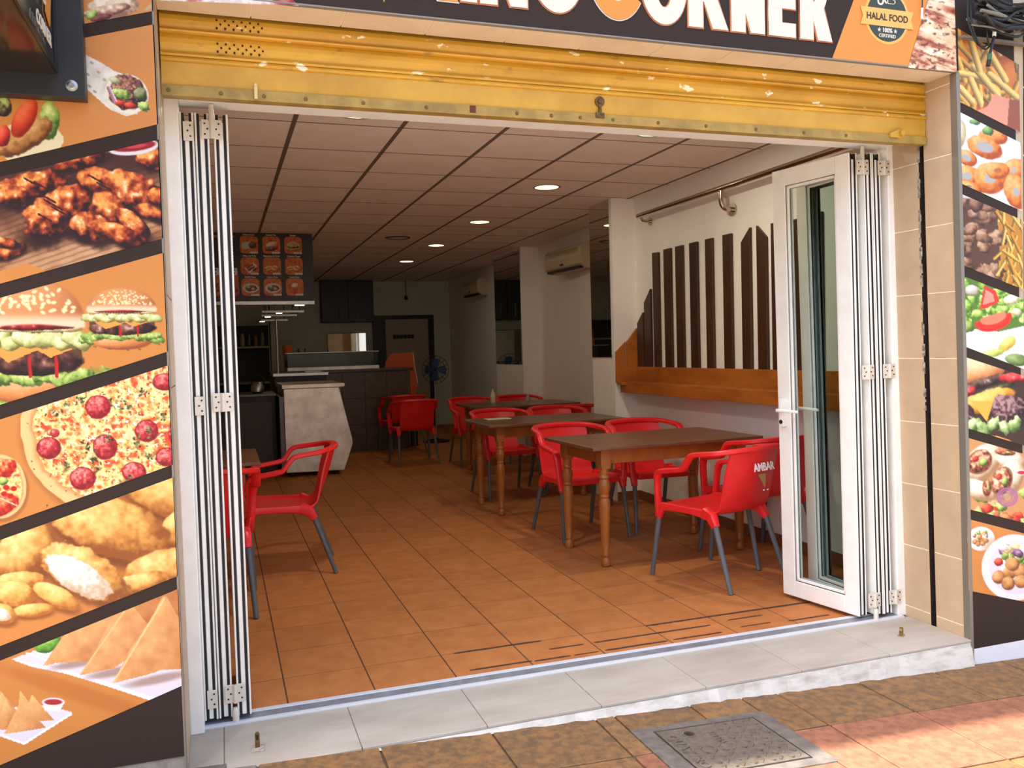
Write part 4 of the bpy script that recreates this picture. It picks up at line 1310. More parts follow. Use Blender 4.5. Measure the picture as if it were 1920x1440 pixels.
def pizza_disc(a, cx, cy, rx, ry, seed, sc):
    a.ell(cx + 4, cy + 6, rx * 1.02, ry * 1.02, (176, 110, 56), 0, soft=.05)
    a.ell(cx, cy, rx, ry, (240, 196, 132), 0, .03, .03, seed)
    r, p, q = a.loc(cx, cy, rx, ry, 0, .06, .03, seed)
    a.over(sstep(.93, .86, r) * sstep(.78, .84, r) * .6, (206, 120, 60))
    a.mottle(r < .86, [(226, 96, 52), (240, 160, 84), (248, 214, 136), (250, 226, 160), (238, 170, 96), (222, 84, 50)], sc, seed + 1)
def pizza(a):
    pizza_disc(a, 232, 800, 195, 172, 2, .075)
    r, p, q = a.loc(232, 800, 195, 172)
    n = fbm(a.U * .22, a.V * .22, 9, 2)
    a.over(sstep(.70, .76, n) * (r < .84), (252, 244, 214))
    a.over(sstep(.72, .78, fbm(a.U * .18, a.V * .18, 19, 2)) * (r < .84), (206, 54, 36))
    for i, (x, y, rx, ry) in enumerate([(184, 763, 24, 22), (275, 808, 22, 21), (92, 840, 23, 21), (197, 838, 23, 24), (155, 897, 24, 22), (252, 886, 23, 20), (308, 716, 22, 16), (312, 857, 20, 18), (326, 812, 10, 20), (103, 812, 9, 8), (330, 760, 9, 9)]):
        a.ell(x, y, rx, ry, (142, 22, 34), 0, .06, .1, i)
        a.food(x, y, rx * .93, ry * .93, 0, (196, 54, 58), (140, 26, 36), (240, 140, 130), seed=40 + i, tex=.22, amt=.9, wob=.05)
    rg = random.Random(4)
    for (x, y) in ((106, 774), (150, 748), (240, 760), (125, 872), (280, 855), (256, 830), (162, 840), (305, 782), (204, 822), (280, 812), (180, 878), (268, 735), (176, 862), (215, 752), (125, 756), (240, 905)):
        for k in range(9):
            a.ell(x + rg.gauss(0, 6), y + rg.gauss(0, 5), rg.uniform(2, 4.5), rg.uniform(1.2, 2.2), rg.choice([(62, 84, 44), (92, 112, 62), (44, 62, 34), (130, 146, 90)]), rg.uniform(-80, 80))
    for k in range(110):
        x, y = rg.uniform(50, 330), rg.uniform(690, 950)
        a.ell(x, y, 1.8, 1.2, rg.choice([(70, 80, 40), (110, 60, 40), (96, 110, 60)]), rg.uniform(-80, 80))
    pizza_disc(a, -2, 912, 52, 60, 6, .12)
    a.food(4, 880, 30, 18, -20, (220, 70, 40), (150, 30, 24), (246, 170, 110), seed=61, tex=.16, amt=1.0)
    a.food(6, 948, 34, 18, -30, (214, 60, 40), (160, 30, 24), (250, 150, 90), seed=62, tex=.16, amt=.9)
    for x, y in ((12, 914), (26, 916), (8, 926), (20, 930), (16, 890)):
        a.ell(x, y, 6, 5, (190, 40, 34))
    a.food(6, 902, 10, 8, 0, *GRN, seed=63)
    a.capsule(0, 934, 32, 948, 1.2, (250, 226, 180))

def nuggets(a):
    k = sstep(1000, 1200, a.V)[:, None]
    a.C = c3((176, 108, 50)) * (1 - k) + c3((216, 142, 72)) * k
    for i, (x, y, rx, ry, an) in enumerate([(310, 926, 90, 40, 22), (45, 1036, 66, 48, -30), (330, 990, 26, 36, 30), (205, 986, 118, 56, 18), (310, 1062, 78, 34, -12), (260, 1094, 60, 20, -15)]):
        a.ell(x + 4, y + ry * .35, rx, ry * .95, (128, 70, 26), an, .06, .04, soft=.2)
        a.food(x, y, rx, ry, an, *NUG, seed=70 + i, wob=.12, ws=.06, tex=.07, amt=.55)
    a.ell(160, 1086, 92, 40, (140, 78, 30), 28, .08, soft=.2)
    a.food(158, 1074, 92, 44, 28, *NUG, seed=79, wob=.14, ws=.09, tex=.09, amt=.55)
    a.food(148, 1082, 70, 30, 30, (236, 224, 204), (206, 176, 140), (250, 244, 232), seed=80, wob=.14, ws=.1, tex=.12, amt=.8)
    for i, (x, y, rx, ry, an) in enumerate([(38, 1086, 46, 15, -2), (26, 1112, 44, 24, 6), (106, 1118, 48, 19, 26), (62, 1144, 40, 13, -6), (4, 1150, 28, 19, 12)]):
        a.ell(x + 2, y + ry * .5, rx, ry * .9, (160, 92, 40), an, soft=.25)
        a.food(x, y, rx, ry, an, (238, 182, 92), (180, 108, 40), (254, 222, 140), seed=85 + i, wob=.1, tex=.1, amt=.5)
    a.food(2, 1152, 18, 12, 12, (240, 228, 208), (210, 180, 140), (252, 246, 232), seed=95)

def tri_food(a, pts, lit, seed):
    m = a.inside(pts)
    if not m.any():
        return
    xs = [p[0] for p in pts]; ys = [p[1] for p in pts]
    x0, x1, y0, y1 = min(xs), max(xs), min(ys), max(ys)
    g = np.clip((a.U - x0) / max(1, x1 - x0) * .5 + (a.V - y0) / max(1, y1 - y0) * .45, 0, 1)
    n = fbm(a.U * .05, a.V * .05, seed, 4)
    k = np.clip(lit - g * .7 + (n - .5) * .5 + .25, 0, 1)[:, None]
    col = c3((168, 92, 44)) + (c3((248, 196, 128)) - c3((168, 92, 44))) * k
    a.over(m.astype(float), col)
def samosas(a):
    plate = [(22, 1236), (60, 1222), (92, 1214), (345, 1165), (420, 1165), (420, 1300), (284, 1314), (200, 1286), (120, 1262), (60, 1250)]
    a.ell(150, 1300, 170, 16, (196, 122, 60), 18, soft=.4)
    a.poly(plate, (226, 218, 224))
    a.poly([(22, 1236), (60, 1250), (120, 1262), (200, 1286), (284, 1314), (292, 1308), (205, 1279), (125, 1256), (60, 1243)], (246, 242, 248))
    for k in range(5):
        a.capsule(50 + 12 * k, 1224 - k * 3, 110 + 16 * k, 1246 - k * 2, 1.6, (248, 246, 250), .0)
    a.food(92, 1208, 26, 16, -28, (110, 170, 60), (60, 110, 30), (180, 220, 110), seed=100, wob=.3, tex=.12)
    a.food(280, 1128, 26, 10, -40, (110, 170, 60), (60, 110, 30), (180, 220, 110), seed=101)
    tri_food(a, [(255, 1140), (300, 1110), (345, 1105), (345, 1190), (285, 1185)], .35, 103)
    for pts, s_ in (([(80, 1249), (110, 1204), (128, 1182), (200, 1150), (225, 1148), (215, 1205), (170, 1240), (110, 1242)], 104),
                    ([(150, 1266), (180, 1218), (205, 1166), (232, 1140), (250, 1136), (278, 1172), (270, 1215), (215, 1252)], 105),
                    ([(212, 1281), (245, 1215), (285, 1160), (304, 1118), (312, 1117), (330, 1150), (350, 1180), (350, 1254), (300, 1256), (280, 1264)], 106)):
        a.ell(sum(p[0] for p in pts) / len(pts), max(p[1] for p in pts) - 8, 60, 8, (176, 150, 140), -12, soft=.5)
        tri_food(a, pts, .75, s_)
    a.capsule(213, 1279, 308, 1122, 1.8, (248, 202, 142), 0); a.capsule(151, 1264, 236, 1142, 1.5, (240, 192, 134), 0)
    a.poly([(-60, 1374), (0, 1375), (45, 1392), (135, 1335), (90, 1322), (-60, 1330)], (226, 220, 228))
    a.poly([(45, 1392), (135, 1335), (136, 1339), (46, 1396), (0, 1380), (0, 1375)], (250, 248, 252))
    for pts, s_ in (([(-14, 1350), (2, 1296), (30, 1330), (28, 1360)], 110), ([(34, 1330), (38, 1295), (66, 1330), (60, 1345)], 111), ([(48, 1335), (60, 1302), (102, 1350), (70, 1352)], 112),
                    ([(-8, 1368), (10, 1311), (30, 1340), (22, 1368)], 113), ([(8, 1376), (40, 1312), (86, 1364), (50, 1370)], 114)):
        tri_food(a, pts, .8, s_)
    a.poly([(80, 1317), (84, 1332), (112, 1334), (121, 1316)], (238, 234, 240))
    a.ell(100, 1316, 21, 8, (240, 238, 244)); a.ell(100, 1316, 17, 5.5, (176, 50, 56))

# ---- right-hand pictures
def fries(a):
    a.mottle(np.ones(len(a.U), bool), [(150, 76, 30), (196, 112, 46), (216, 140, 62)], .04, 3)
    rg = random.Random(8)
    for k in range(46):
        x, y = rg.uniform(1785, 1920), rg.uniform(45, 240)
        an = rg.gauss(70, 28); l = rg.uniform(26, 52)
        dx, dy = l * math.cos(math.radians(an)), l * math.sin(math.radians(an))
        b = rg.uniform(.82, 1.04)
        a.capsule(x - dx / 2, y - dy / 2, x + dx / 2, y + dy / 2, rg.uniform(4.5, 6.5), tuple(min(255, v * b) for v in (242, 186, 92)), .45)
    for x0, y0, x1, y1 in ((1800, 138, 1872, 152), (1826, 126, 1870, 178), (1856, 140, 1905, 182), (1815, 60, 1836, 130), (1850, 90, 1885, 150), (1800, 165, 1822, 190), (1820, 150, 1838, 192)):
        a.capsule(x0, y0, x1, y1, 6.5, (250, 206, 120), .45)
    a.poly([(1830, 208), (1850, 200), (1864, 176), (1892, 186), (1888, 240), (1870, 230)], (218, 150, 120))
    a.poly([(1892, 186), (1925, 190), (1925, 250), (1888, 240)], (150, 84, 60))
def rings(a):
    a.C[:] = c3((232, 228, 224))
    B = ((232, 138, 62), (170, 78, 24), (250, 184, 116))
    a.food(1800, 250, 12, 26, 0, (206, 190, 150), (180, 150, 110), (240, 230, 210), seed=1)
    def rg_(cx, cy, rx, ry, an, w, s):
        r, p, q = a.loc(cx, cy, rx, ry, an, .08, .1, s)
        keep = a.C.copy()
        a.food(cx, cy, rx, ry, an, *B, seed=s, wob=.08, ws=.1, tex=.15, amt=.45)
        hole_ = sstep(w + .06, w - .02, r)[:, None]
        a.C = a.C * (1 - hole_) + (keep * .75) * hole_
    for i, (cx, cy, rx, ry, an, w) in enumerate([(1862, 256, 28, 15, 10, .0), (1846, 276, 36, 20, 22, .45), (1812, 296, 22, 14, 30, .4), (1900, 320, 22, 26, 60, .2), (1812, 330, 26, 20, 10, .35), (1856, 334, 32, 30, 20, .32), (1905, 360, 22, 34, -20, .25), (1870, 320, 22, 16, 0, .3), (1818, 352, 24, 12, 20, .3)]):
        rg_(cx, cy, rx, ry, an, w, 20 + i)
    a.food(1828, 229, 11, 5, 15, (96, 140, 74), (50, 86, 40), (150, 186, 120), seed=3, wob=.4, ws=.2); a.food(1853, 245, 11, 9, 40, (96, 140, 74), (50, 86, 40), (150, 186, 120), seed=5, wob=.4, ws=.2)
def kebab(a):
    a.C[:] = c3((206, 196, 186))
    a.poly([(1790, 395), (1815, 372), (1876, 395), (1880, 545), (1790, 545)], (96, 62, 46)); a.poly([(1868, 390), (1930, 400), (1930, 560), (1880, 545)], (190, 132, 50))
    rg = random.Random(3)
    for k in range(30):
        a.food(rg.uniform(1795, 1872), rg.uniform(380, 520), rg.uniform(10, 20), rg.uniform(8, 15), rg.uniform(-60, 60), (150, 108, 82), (76, 48, 34), (196, 158, 128), seed=k, wob=.4, ws=.12, tex=.12, amt=.9)
    a.food(1830, 382, 14, 16, 0, (120, 76, 60), (76, 44, 34), (170, 130, 104), seed=50)
    for k in range(44):
        x, y = rg.uniform(1872, 1925), rg.uniform(395, 545); an = rg.gauss(85, 25); l = rg.uniform(24, 40)
        dx, dy = l * math.cos(math.radians(an)), l * math.sin(math.radians(an))
        a.capsule(x - dx / 2, y - dy / 2, x + dx / 2, y + dy / 2, 3.0, rg.choice([(236, 184, 84), (214, 154, 60), (246, 206, 112)]), .5)
def salad(a):
    a.C[:] = c3((92, 128, 50))
    rg = random.Random(6)
    for k in range(40):
        a.food(rg.uniform(1798, 1925), rg.uniform(520, 606), rg.uniform(9, 16), rg.uniform(7, 12), rg.uniform(-60, 60), *((150, 190, 74), (74, 118, 34), (220, 236, 150)), seed=k, wob=.45, ws=.16, tex=.14, amt=.9)
    a.food(1822, 545, 13, 11, 0, (190, 176, 160), (130, 120, 90), (236, 230, 220), seed=51)
    a.food(1896, 562, 16, 10, -10, (224, 216, 186), (160, 150, 110), (250, 248, 236), seed=52, tex=.2)
    a.food(1906, 585, 10, 8, 0, (224, 216, 186), (160, 150, 110), (250, 248, 236), seed=53)
    a.poly([(1836, 580), (1845, 535), (1866, 545), (1874, 566), (1850, 578)], (214, 62, 50)); a.poly([(1842, 572), (1848, 543), (1862, 552), (1864, 565)], (238, 150, 130))
    a.poly([(1800, 614), (1830, 618), (1872, 622), (1925, 610), (1925, 700), (1800, 660)], (226, 220, 214))
    a.poly([(1800, 614), (1870, 622), (1862, 648), (1800, 652)], (240, 236, 232))
    r, p, q = a.loc(1862, 600, 36, 21, -16)
    a.over((1 - sstep(.95, 1.03, r)) * (q > -.25), (220, 52, 40)); r2, p2, q2 = a.loc(1862, 596, 26, 12, -16)
    a.over((1 - sstep(.9, 1.03, r2)) * (q2 > -.5), (236, 132, 104))
    a.food(1812, 612, 12, 12, 0, *GRN, seed=71, wob=.4, ws=.2)
    a.food(1888, 645, 18, 10, -40, (228, 200, 90), (180, 150, 60), (246, 230, 150), seed=72); a.food(1862, 662, 22, 8, -10, (196, 206, 100), (140, 150, 60), (230, 236, 160), seed=73)
    a.food(1905, 675, 22, 12, 10, (120, 146, 80), (70, 96, 40), (170, 190, 120), seed=74)
def burger2(a):
    a.C[:] = c3((70, 48, 40))
    a.food(1830, 690, 60, 26, -6, (232, 176, 120), (180, 110, 60), (250, 220, 180), seed=1, amt=.25); sesame(a, 1835, 690, 40, 22, 16, 2, 4)
    for i, (x, y, rx, ry, an, c) in enumerate([(1850, 716, 64, 9, -16, (60, 40, 30)), (1905, 708, 36, 10, -4, (206, 40, 40)), (1812, 736, 18, 9, -30, (196, 36, 40)), (1862, 732, 40, 7, -18, (70, 70, 40))]):
        a.food(x, y, rx, ry, an, c, tuple(v * .45 for v in c), tuple(min(255, v * 1.5 + 50) for v in c), seed=5 + i, amt=.6, tex=.12, gloss=.4)
    a.food(1850, 752, 56, 20, -18, (232, 170, 64), (170, 104, 30), (252, 216, 130), seed=9, amt=.3)
    a.food(1894, 768, 40, 30, 10, (98, 66, 66), (40, 26, 30), (170, 130, 130), seed=10, tex=.22, amt=1.3); a.food(1808, 778, 20, 22, 30, (98, 60, 60), (40, 26, 30), (160, 120, 120), seed=11, tex=.22, amt=1.3)
    a.poly([(1820, 752), (1862, 752), (1850, 790)], (236, 176, 74))
    for k, x in enumerate((1824, 1842, 1862, 1884, 1904)):
        a.food(x, 795 + (k % 2) * 6, 11, 15, 30 * (-1) ** k, (150, 176, 104), (70, 100, 46), (214, 228, 170), seed=20 + k, wob=.5, ws=.14, amt=.7)
    a.food(1868, 828, 44, 10, 14, (226, 160, 80), (170, 100, 40), (246, 206, 140), seed=30)
def wraps(a):
    a.C[:] = c3((206, 150, 96))
    for k in range(20):
        rg = random.Random(k)
        a.food(rg.uniform(1808, 1925), rg.uniform(925, 985), 12, 9, rg.uniform(-60, 60), *rg.choice([GRN, TOM, ((196, 110, 60), (120, 50, 30), (240, 190, 140))]), seed=k, wob=.4, ws=.15, tex=.16)
    T_ = ((236, 214, 186), (170, 130, 94), (250, 240, 224))
    a.food(1842, 868, 42, 30, -50, *T_, seed=31, wob=.05, amt=.3); a.food(1896, 862, 28, 16, 10, *T_, seed=32, amt=.3)
    a.food(1890, 900, 42, 26, -60, *T_, seed=33, wob=.05, amt=.3); a.food(1832, 918, 40, 18, 20, *T_, seed=34, wob=.05, amt=.3)
    F_ = ((176, 92, 62), (80, 40, 30), (236, 190, 150))
    for i, (x, y, rx, ry, an) in enumerate([(1836, 866, 24, 20, -40), (1878, 902, 18, 26, 20), (1850, 915, 8, 16, 0), (1884, 848, 18, 6, 5)]):
        a.ell(x, y, rx * 1.08, ry * 1.08, (150, 112, 70), an)
        a.food(x, y, rx, ry, an, *F_, seed=40 + i, tex=.2, amt=1.3, gloss=.4)
        a.food(x + rx * .3, y, rx * .35, ry * .35, an, *GRN, seed=50 + i); a.food(x - rx * .3, y - ry * .3, rx * .3, ry * .28, an, *TOM, seed=55 + i)
    for r_ in (20, 15, 10):
        a.ring(1888, 932, r_, r_ * .9, .16, (170, 110, 150))
    a.ell(1915, 886, 10, 5, (236, 232, 236)); a.ell(1915, 886, 8, 3.5, (190, 50, 50))
def plates(a):
    a.ell(1840, 1011, 27, 24, (200, 130, 66), 0, soft=.3); a.ell(1839, 1010, 25.5, 22.5, (238, 234, 236)); a.ell(1839, 1010, 20, 17.5, (226, 220, 222))
    a.ell(1902, 1066, 66, 66, (202, 132, 66), 0, soft=.2); a.ell(1902, 1064, 62, 62, (236, 230, 236)); a.ell(1904, 1064, 50, 50, (222, 214, 222))
    F_ = ((196, 132, 74), (120, 70, 34), (232, 180, 120))
    rg = random.Random(2)
    for cx, cy, s_ in ((1838, 1008, .36), (1902, 1060, 1.0)):
        for k in range(26):
            a.food(cx + rg.uniform(-26, 30) * s_, cy + rg.uniform(-34, 8) * s_, 9 * s_, 7 * s_, rg.uniform(-60, 60), *rg.choice([GRN, ((226, 200, 130), (170, 130, 70), (250, 236, 190)), ((120, 70, 110), (60, 30, 60), (190, 150, 180)), ((236, 226, 214), (190, 170, 150), (252, 250, 246))]), seed=k, wob=.4, ws=.2 / s_, tex=.2)
        a.food(cx - 30 * s_, cy - 6 * s_, 9 * s_, 8 * s_, 0, *TOM, seed=61)
        for x, y in ((-30, 22), (-10, 14), (10, 10), (-12, 34), (12, 30), (-4, -2), (30, 16)):
            a.food(cx + x * s_, cy + y * s_, 13 * s_, 13 * s_, 0, *F_, seed=int(x + y) + 70, wob=.06, tex=.12 / s_, amt=.6)

# left panel: black board with the slanted picture bands
POLY = M('panel_edge', (60, 54, 52), .5)
LP = thing('picture_panel', 'tall black panel with slanted food pictures left of the opening', 'picture panel', (0, 0, 0))
MB().box(-1.55, -.358, PY, -.745, .075, 2.62).build('board', BLACK, LP)
def redge(v):
    return 290 + 52 * (v / 1440.0) + 8 * np.sin(np.clip(v / 1440.0, 0, 1) * math.pi)
UL = -90.0
def lband(lab, t0, t1, b0, b1, ur, paint, base=ORANGE):
    # line values given at u=0 and at u=ur; extend to UL
    f = lambda a, b: a + (b - a) * UL / ur
    band('picture_band', LP, UL, ur, f(t0, t1), t1, f(b0, b1), b1, paint, base, lab=lab, right_pull=(lambda v: UL + 0 * v, lambda v: 286.5 + .0432 * v))
lband('printed doner sandwich', -2, -40, 74, 21, 288, doner_top)
lband('printed kebab wrap on orange', 102, 46, 304, 233, 299, tortilla_wrap)
lband('printed grilled chicken wings', 332, 262, 532, 447, 306, wings, (150, 98, 62))
lband('printed hamburgers on orange', 559, 474, 759, 659, 317, burgers)
lband('printed pepperoni pizzas on orange', 787, 685, 986, 871, 326, pizza)
lband('printed chicken nuggets', 1013, 895, 1211, 1080, 335, nuggets)
lband('printed samosas on white plates', 1239, 1104, 1434, 1285, 343, samosas)
# plinth below the left panel
MB().box(-3, -.356, -.752, -.74, -.2, .075).build('plinth', M('plinth_grey', (150, 140, 128), .8, 0, (120, 110, 100), 20), wall_front)

RP = thing('picture_panel', 'tall black panel with slanted food pictures right of the opening', 'picture panel', (0, 0, 0))
MB().prism([(2.932, -.045), (3.262, -.045), (3.19, 2.90), (2.86, 2.90)], 'y', PY, -.745).build('board', BLACK, RP)  # above the cable ledge its black stands in for the shadow there
MB().prism([(2.934, gz(2.934) - .002), (3.264, gz(3.264) - .002), (3.262, -.045), (2.933, -.045)], 'y', PY, -.745).build('white_foot', M('white_board', (214, 214, 216), .5), RP)
def rband(lab, l, r, lb, rb, paint, base=ORANGE):
    (u0, v0), (u1, v1) = l, r; (u2, v2), (u3, v3) = lb, rb
    UE = 1921.0
    ul = min(u0, u2) + 5.5
    g = lambda a, b: a[1] + (b[1] - a[1]) * (ul - a[0]) / (b[0] - a[0])
    h = lambda a, b: a[1] + (b[1] - a[1]) * (UE - a[0]) / (b[0] - a[0])
    xr = lambda v: 1907.5 + 13.5 * np.clip(v / 700.0, 0, 1)
    xl = lambda v: 1794.0 + 21.5 * (v / 1100.0)
    band('picture_band', RP, ul, UE, g(l, r), h(l, r), g(lb, rb), h(lb, rb), paint, base, step=1.5, lab=lab, right_pull=(xl, xr))
rband('printed french fries', (1792, 50), (1908, 114), (1794, 189), (1913, 245), fries)
rband('printed onion rings', (1794, 207), (1913, 264), (1798, 343), (1917, 394), rings)
rband('printed kebab meat with fries', (1798, 361), (1918, 411), (1801, 496), (1919, 542), kebab)
rband('printed green salad with tomato', (1801, 515), (1919, 560), (1804, 648), (1919, 692), salad)
rband('printed burger close-up', (1804, 667), (1919, 705), (1807, 801), (1919, 835), burger2)
rband('printed tortilla wraps', (1808, 818), (1919, 851), (1810, 953), (1919, 980), wraps)
rband('printed falafel plates on orange', (1811, 971), (1919, 1000), (1816, 1107), (1920, 1128), plates)

# ================================================================== SHOP SIGN over the opening
SG = thing('shop_sign', 'black shop sign with big white and orange letters over the opening', 'sign', (0, 0, 0))
MB().box(-.338, 2.868, -.760, -.745, 2.502, 3.20).build('board', BLACK, SG, bevel=.001)
MB().box(-.345, 2.872, -.763, -.744, 2.498, 2.503).build('edge_strip', M('sign_edge', (128, 120, 112), .5), SG)
FY = -.7606
ORG = M('sign_orange', (208, 132, 60), .5, spec=.3)
CREAM = M('sign_cream', (214, 202, 184), .5, spec=.3)
OUTL = M('sign_outline', (186, 112, 62), .42)
def flat(name, pts, mat, parent, y=FY, th=.0012, label=None):
    return MB().prism(pts, 'y', y - th, y).build(name, mat, parent, label=label)
def arc(cx, cz, rx, rz, a0, a1, n=28):
    return [(cx + rx * math.cos(math.radians(a0 + (a1 - a0) * k / n)), cz + rz * math.sin(math.radians(a0 + (a1 - a0) * k / n))) for k in range(n + 1)]
def ringpoly(cx, cz, rx, rz, w, a0=0, a1=360):
    b = MB()
    o = arc(cx, cz, rx, rz, a0, a1, 40); i = arc(cx, cz, rx - w, rz - w, a0, a1, 40)
    vs = [(x, FY - .0012, z) for x, z in o + i] + [(x, FY, z) for x, z in o + i]
    n = 41; fs = []
    for k in range(40):
        fs += [(k, k + 1, n + k + 1, n + k), (2 * n + k, 2 * n + k + 1, k + 1, k), (n + k, n + k + 1, 3 * n + k + 1, 3 * n + k)]
    if a1 - a0 < 360:
        fs += [(0, n, 3 * n, 2 * n), (40, n + 40, 3 * n + 40, 2 * n + 40)]
    return b.add(vs, fs)
Z0, CAP, ST = 2.567, .275, .064
Z1 = Z0 + CAP
def letter(ch, x0, x1, mat=CREAM, z0=Z0, z1=Z1, st=ST):
    b = MB()
    cnt = [0]
    def P(pts):
        cnt[0] += 1
        b.prism(pts, 'y', FY - .0012 - .00025 * cnt[0], FY)
    w = x1 - x0
    if ch == 'I': P([(x0, z0), (x1, z0), (x1, z1), (x0, z1)])
    if ch == 'N':
        P([(x0, z0), (x0 + st, z0), (x0 + st, z1), (x0, z1)]); P([(x1 - st, z0), (x1, z0), (x1, z1), (x1 - st, z1)])
        P([(x0, z1), (x0 + st, z1), (x1, z0), (x1 - st, z0)])
    if ch == 'E':
        P([(x0, z0), (x0 + st, z0), (x0 + st, z1), (x0, z1)])
        for z in (z0, (z0 + z1) / 2 - st * .42, z1 - st * .85): P([(x0, z), (x1, z), (x1, z + st * .85), (x0, z + st * .85)])
    if ch == 'R':
        P([(x0, z0), (x0 + st, z0), (x0 + st, z1), (x0, z1)])
        zc = z1 - .088; b2 = ringpoly(x0 + w * .45, zc, w * .47, .088, st * .82, -90, 90); b.add(b2.v, b2.f)
        for z in (zc - .088, z1 - st * .82): P([(x0, z), (x0 + w * .46, z), (x0 + w * .46, z + st * .82), (x0, z + st * .82)])
        P([(x0 + w * .33, zc - .05), (x0 + w * .33 + st, zc - .05), (x1 + .012, z0), (x1 + .012 - st * 1.08, z0)])
    if ch == 'O':
        b2 = ringpoly((x0 + x1) / 2, (z0 + z1) / 2, w / 2, (z1 - z0) / 2 + .004, st); b.add(b2.v, b2.f)
    if ch == 'G':
        b2 = ringpoly((x0 + x1) / 2, (z0 + z1) / 2, w / 2, (z1 - z0) / 2 + .004, st, 48, 360); b.add(b2.v, b2.f)
        P([((x0 + x1) / 2 + .01, (z0 + z1) / 2 - .03), (x1, (z0 + z1) / 2 - .03), (x1, (z0 + z1) / 2 + .02), ((x0 + x1) / 2 + .01, (z0 + z1) / 2 + .02)])
    if ch == 'C':
        b2 = ringpoly((x0 + x1) / 2, (z0 + z1) / 2, w / 2, (z1 - z0) / 2, st * 1.05, 42, 325); b.add(b2.v, b2.f)
    if ch == 'K':
        P([(x0, z0), (x0 + st, z0), (x0 + st, z1), (x0, z1)])
        P([(x0 + st, (z0 + z1) / 2 + .03), (x0 + st, (z0 + z1) / 2 - .05), (x1 - st, z1), (x1, z1)]); P([(x0 + st * 1.2, (z0 + z1) / 2 + .03), (x0 + st * .9, (z0 + z1) / 2 - .03), (x1 - st * 1.1, z0), (x1, z0)])
    return b
WORD = [('K', .43, .632), ('I', .642, .700), ('N', .711, .888), ('G', .905, 1.105), ('C', 1.128, 1.36), ('O', 1.342, 1.536), ('R', 1.542, 1.705), ('N', 1.732, 1.884), ('E', 1.902, 2.030), ('R', 2.052, 2.195)]
for ch, x0, x1 in WORD:
    big = ch in 'KC'
    z0, z1 = (Z0 - .004, Z1 + .06) if big else (Z0, Z1)
    o = letter(ch, x0, x1, z0=z0, z1=z1).build('letter', ORG if big else CREAM, SG)
    # thin outline behind the letter
    k = letter(ch, x0 - .0045, x1 + .0045, z0=z0 - .0045, z1=z1 + .0045, st=ST + .009).build('letter_outline', CREAM if big else OUTL, SG)
    o.location.y = -.0030
# yellow splash under the logo, food picture at the left end, orange field, doner picture
for k, (x, d) in enumerate(((.30, .012), (.325, .020), (.35, .014), (.372, .03))):
    flat('splash', [(x - .012, 2.60), (x, 2.566 - d), (x + .014, 2.60)], M('splash_yellow', (240, 204, 70), .4), SG)
def signfood(a):
    a.mottle(np.ones(len(a.U), bool), [(120, 60, 44), (206, 190, 180), (230, 222, 214), (160, 50, 44)], .03, 6)
band('picture_band', SG, 300, 520, -34, -34, 2, 12, signfood, (200, 180, 170), lab='printed food at the left end of the sign', dy=.0045, right_pull=(lambda v: 300 + 0 * v, lambda v: 548 + v * 1.0))
def ofield(a):
    pass
flat('orange_field', [(2.209, 2.503), (2.62, 2.503), (2.83, 3.05), (2.455, 3.05)], ORG, SG)
def doner(a):
    st = fbm(a.U * .035 + a.V * .02, a.V * .16 - a.U * .055, 3, 4)
    a.mottle(np.ones(len(a.U), bool), [(190, 120, 86), (226, 190, 150), (240, 218, 186)], .05, 2)
    a.over(sstep(.56, .70, st) * .8, (150, 72, 44)); a.over(sstep(.42, .30, st) * .7, (246, 232, 206))
    a.over(sstep(.62, .72, fbm(a.U * .12, a.V * .2, 8, 3)) * .8, (110, 50, 34))
band('picture_band', SG, 1700, 1790, -40, -40, 128, 136, doner, (226, 190, 150), lab='printed doner meat', dy=.0065, right_pull=(lambda v: 1738 - .298 * np.clip(v, -60, 140), lambda v: 1787 + .03 * v))
# halal badge
bx, bz, br_ = 2.487, 2.697, .115
gold = M('badge_gold', (226, 166, 82), .35, .1); dkg = M('badge_green', (48, 56, 44), .45)
bd = flat('badge', arc(bx, bz, br_, br_, 0, 360, 40)[:-1], gold, SG, y=FY - .0012, label='round halal certificate badge')
flat('badge_field', arc(bx, bz, br_ - .012, br_ - .012, 0, 360, 40)[:-1], dkg, bd, y=FY - .0024)
flat('ribbon', [(bx - .137, bz + .030), (bx + .137, bz + .030), (bx + .125, bz - .006), (bx + .137, bz - .042), (bx - .137, bz - .042), (bx - .125, bz - .006)], gold, bd, y=FY - .0036)
dark_t = M('badge_text', (64, 44, 24), .5)
put_text('lettering', 'HALAL FOOD', (bx, FY - .0052, bz - .006), .038, dark_t, bd, bold=.0010, sx=.92)
put_text('lettering', '100%', (bx, FY - .0042, bz - .058), .024, CREAM, bd, bold=.0008)
put_text('lettering', 'CERTIFIED', (bx, FY - .0042, bz - .081), .019, CREAM, bd, bold=.0003)
for s in (-1, 1):
    cx, cz = bx + s * .042, bz - .058
    flat('star', [(cx + (.010 if k % 2 == 0 else .004) * math.sin(math.pi * k / 5), cz + (.010 if k % 2 == 0 else .004) * math.cos(math.pi * k / 5)) for k in range(10)], CREAM, bd, y=FY - .0036)
ar = MB()   # the Arabic word, written in strokes
def pen(pts, r=.0042):
    ar.tube(smooth_path([(bx + x, FY - .004, bz + .045 + z) for x, z in pts], 4), r, 6, flat=(1, .3))
pen([(.046, .030), (.028, .040), (.022, .030), (.040, .020), (.034, .008), (.020, .008)])
pen([(.020, .008), (.004, .008), (.002, .020), (.004, .045)]); pen([(-.004, .046), (-.012, .022), (-.002, .008)])
pen([(-.020, .046), (-.020, .014), (-.030, .002), (-.044, .006), (-.046, .020)])
ar.build('arabic_word', CREAM, bd)

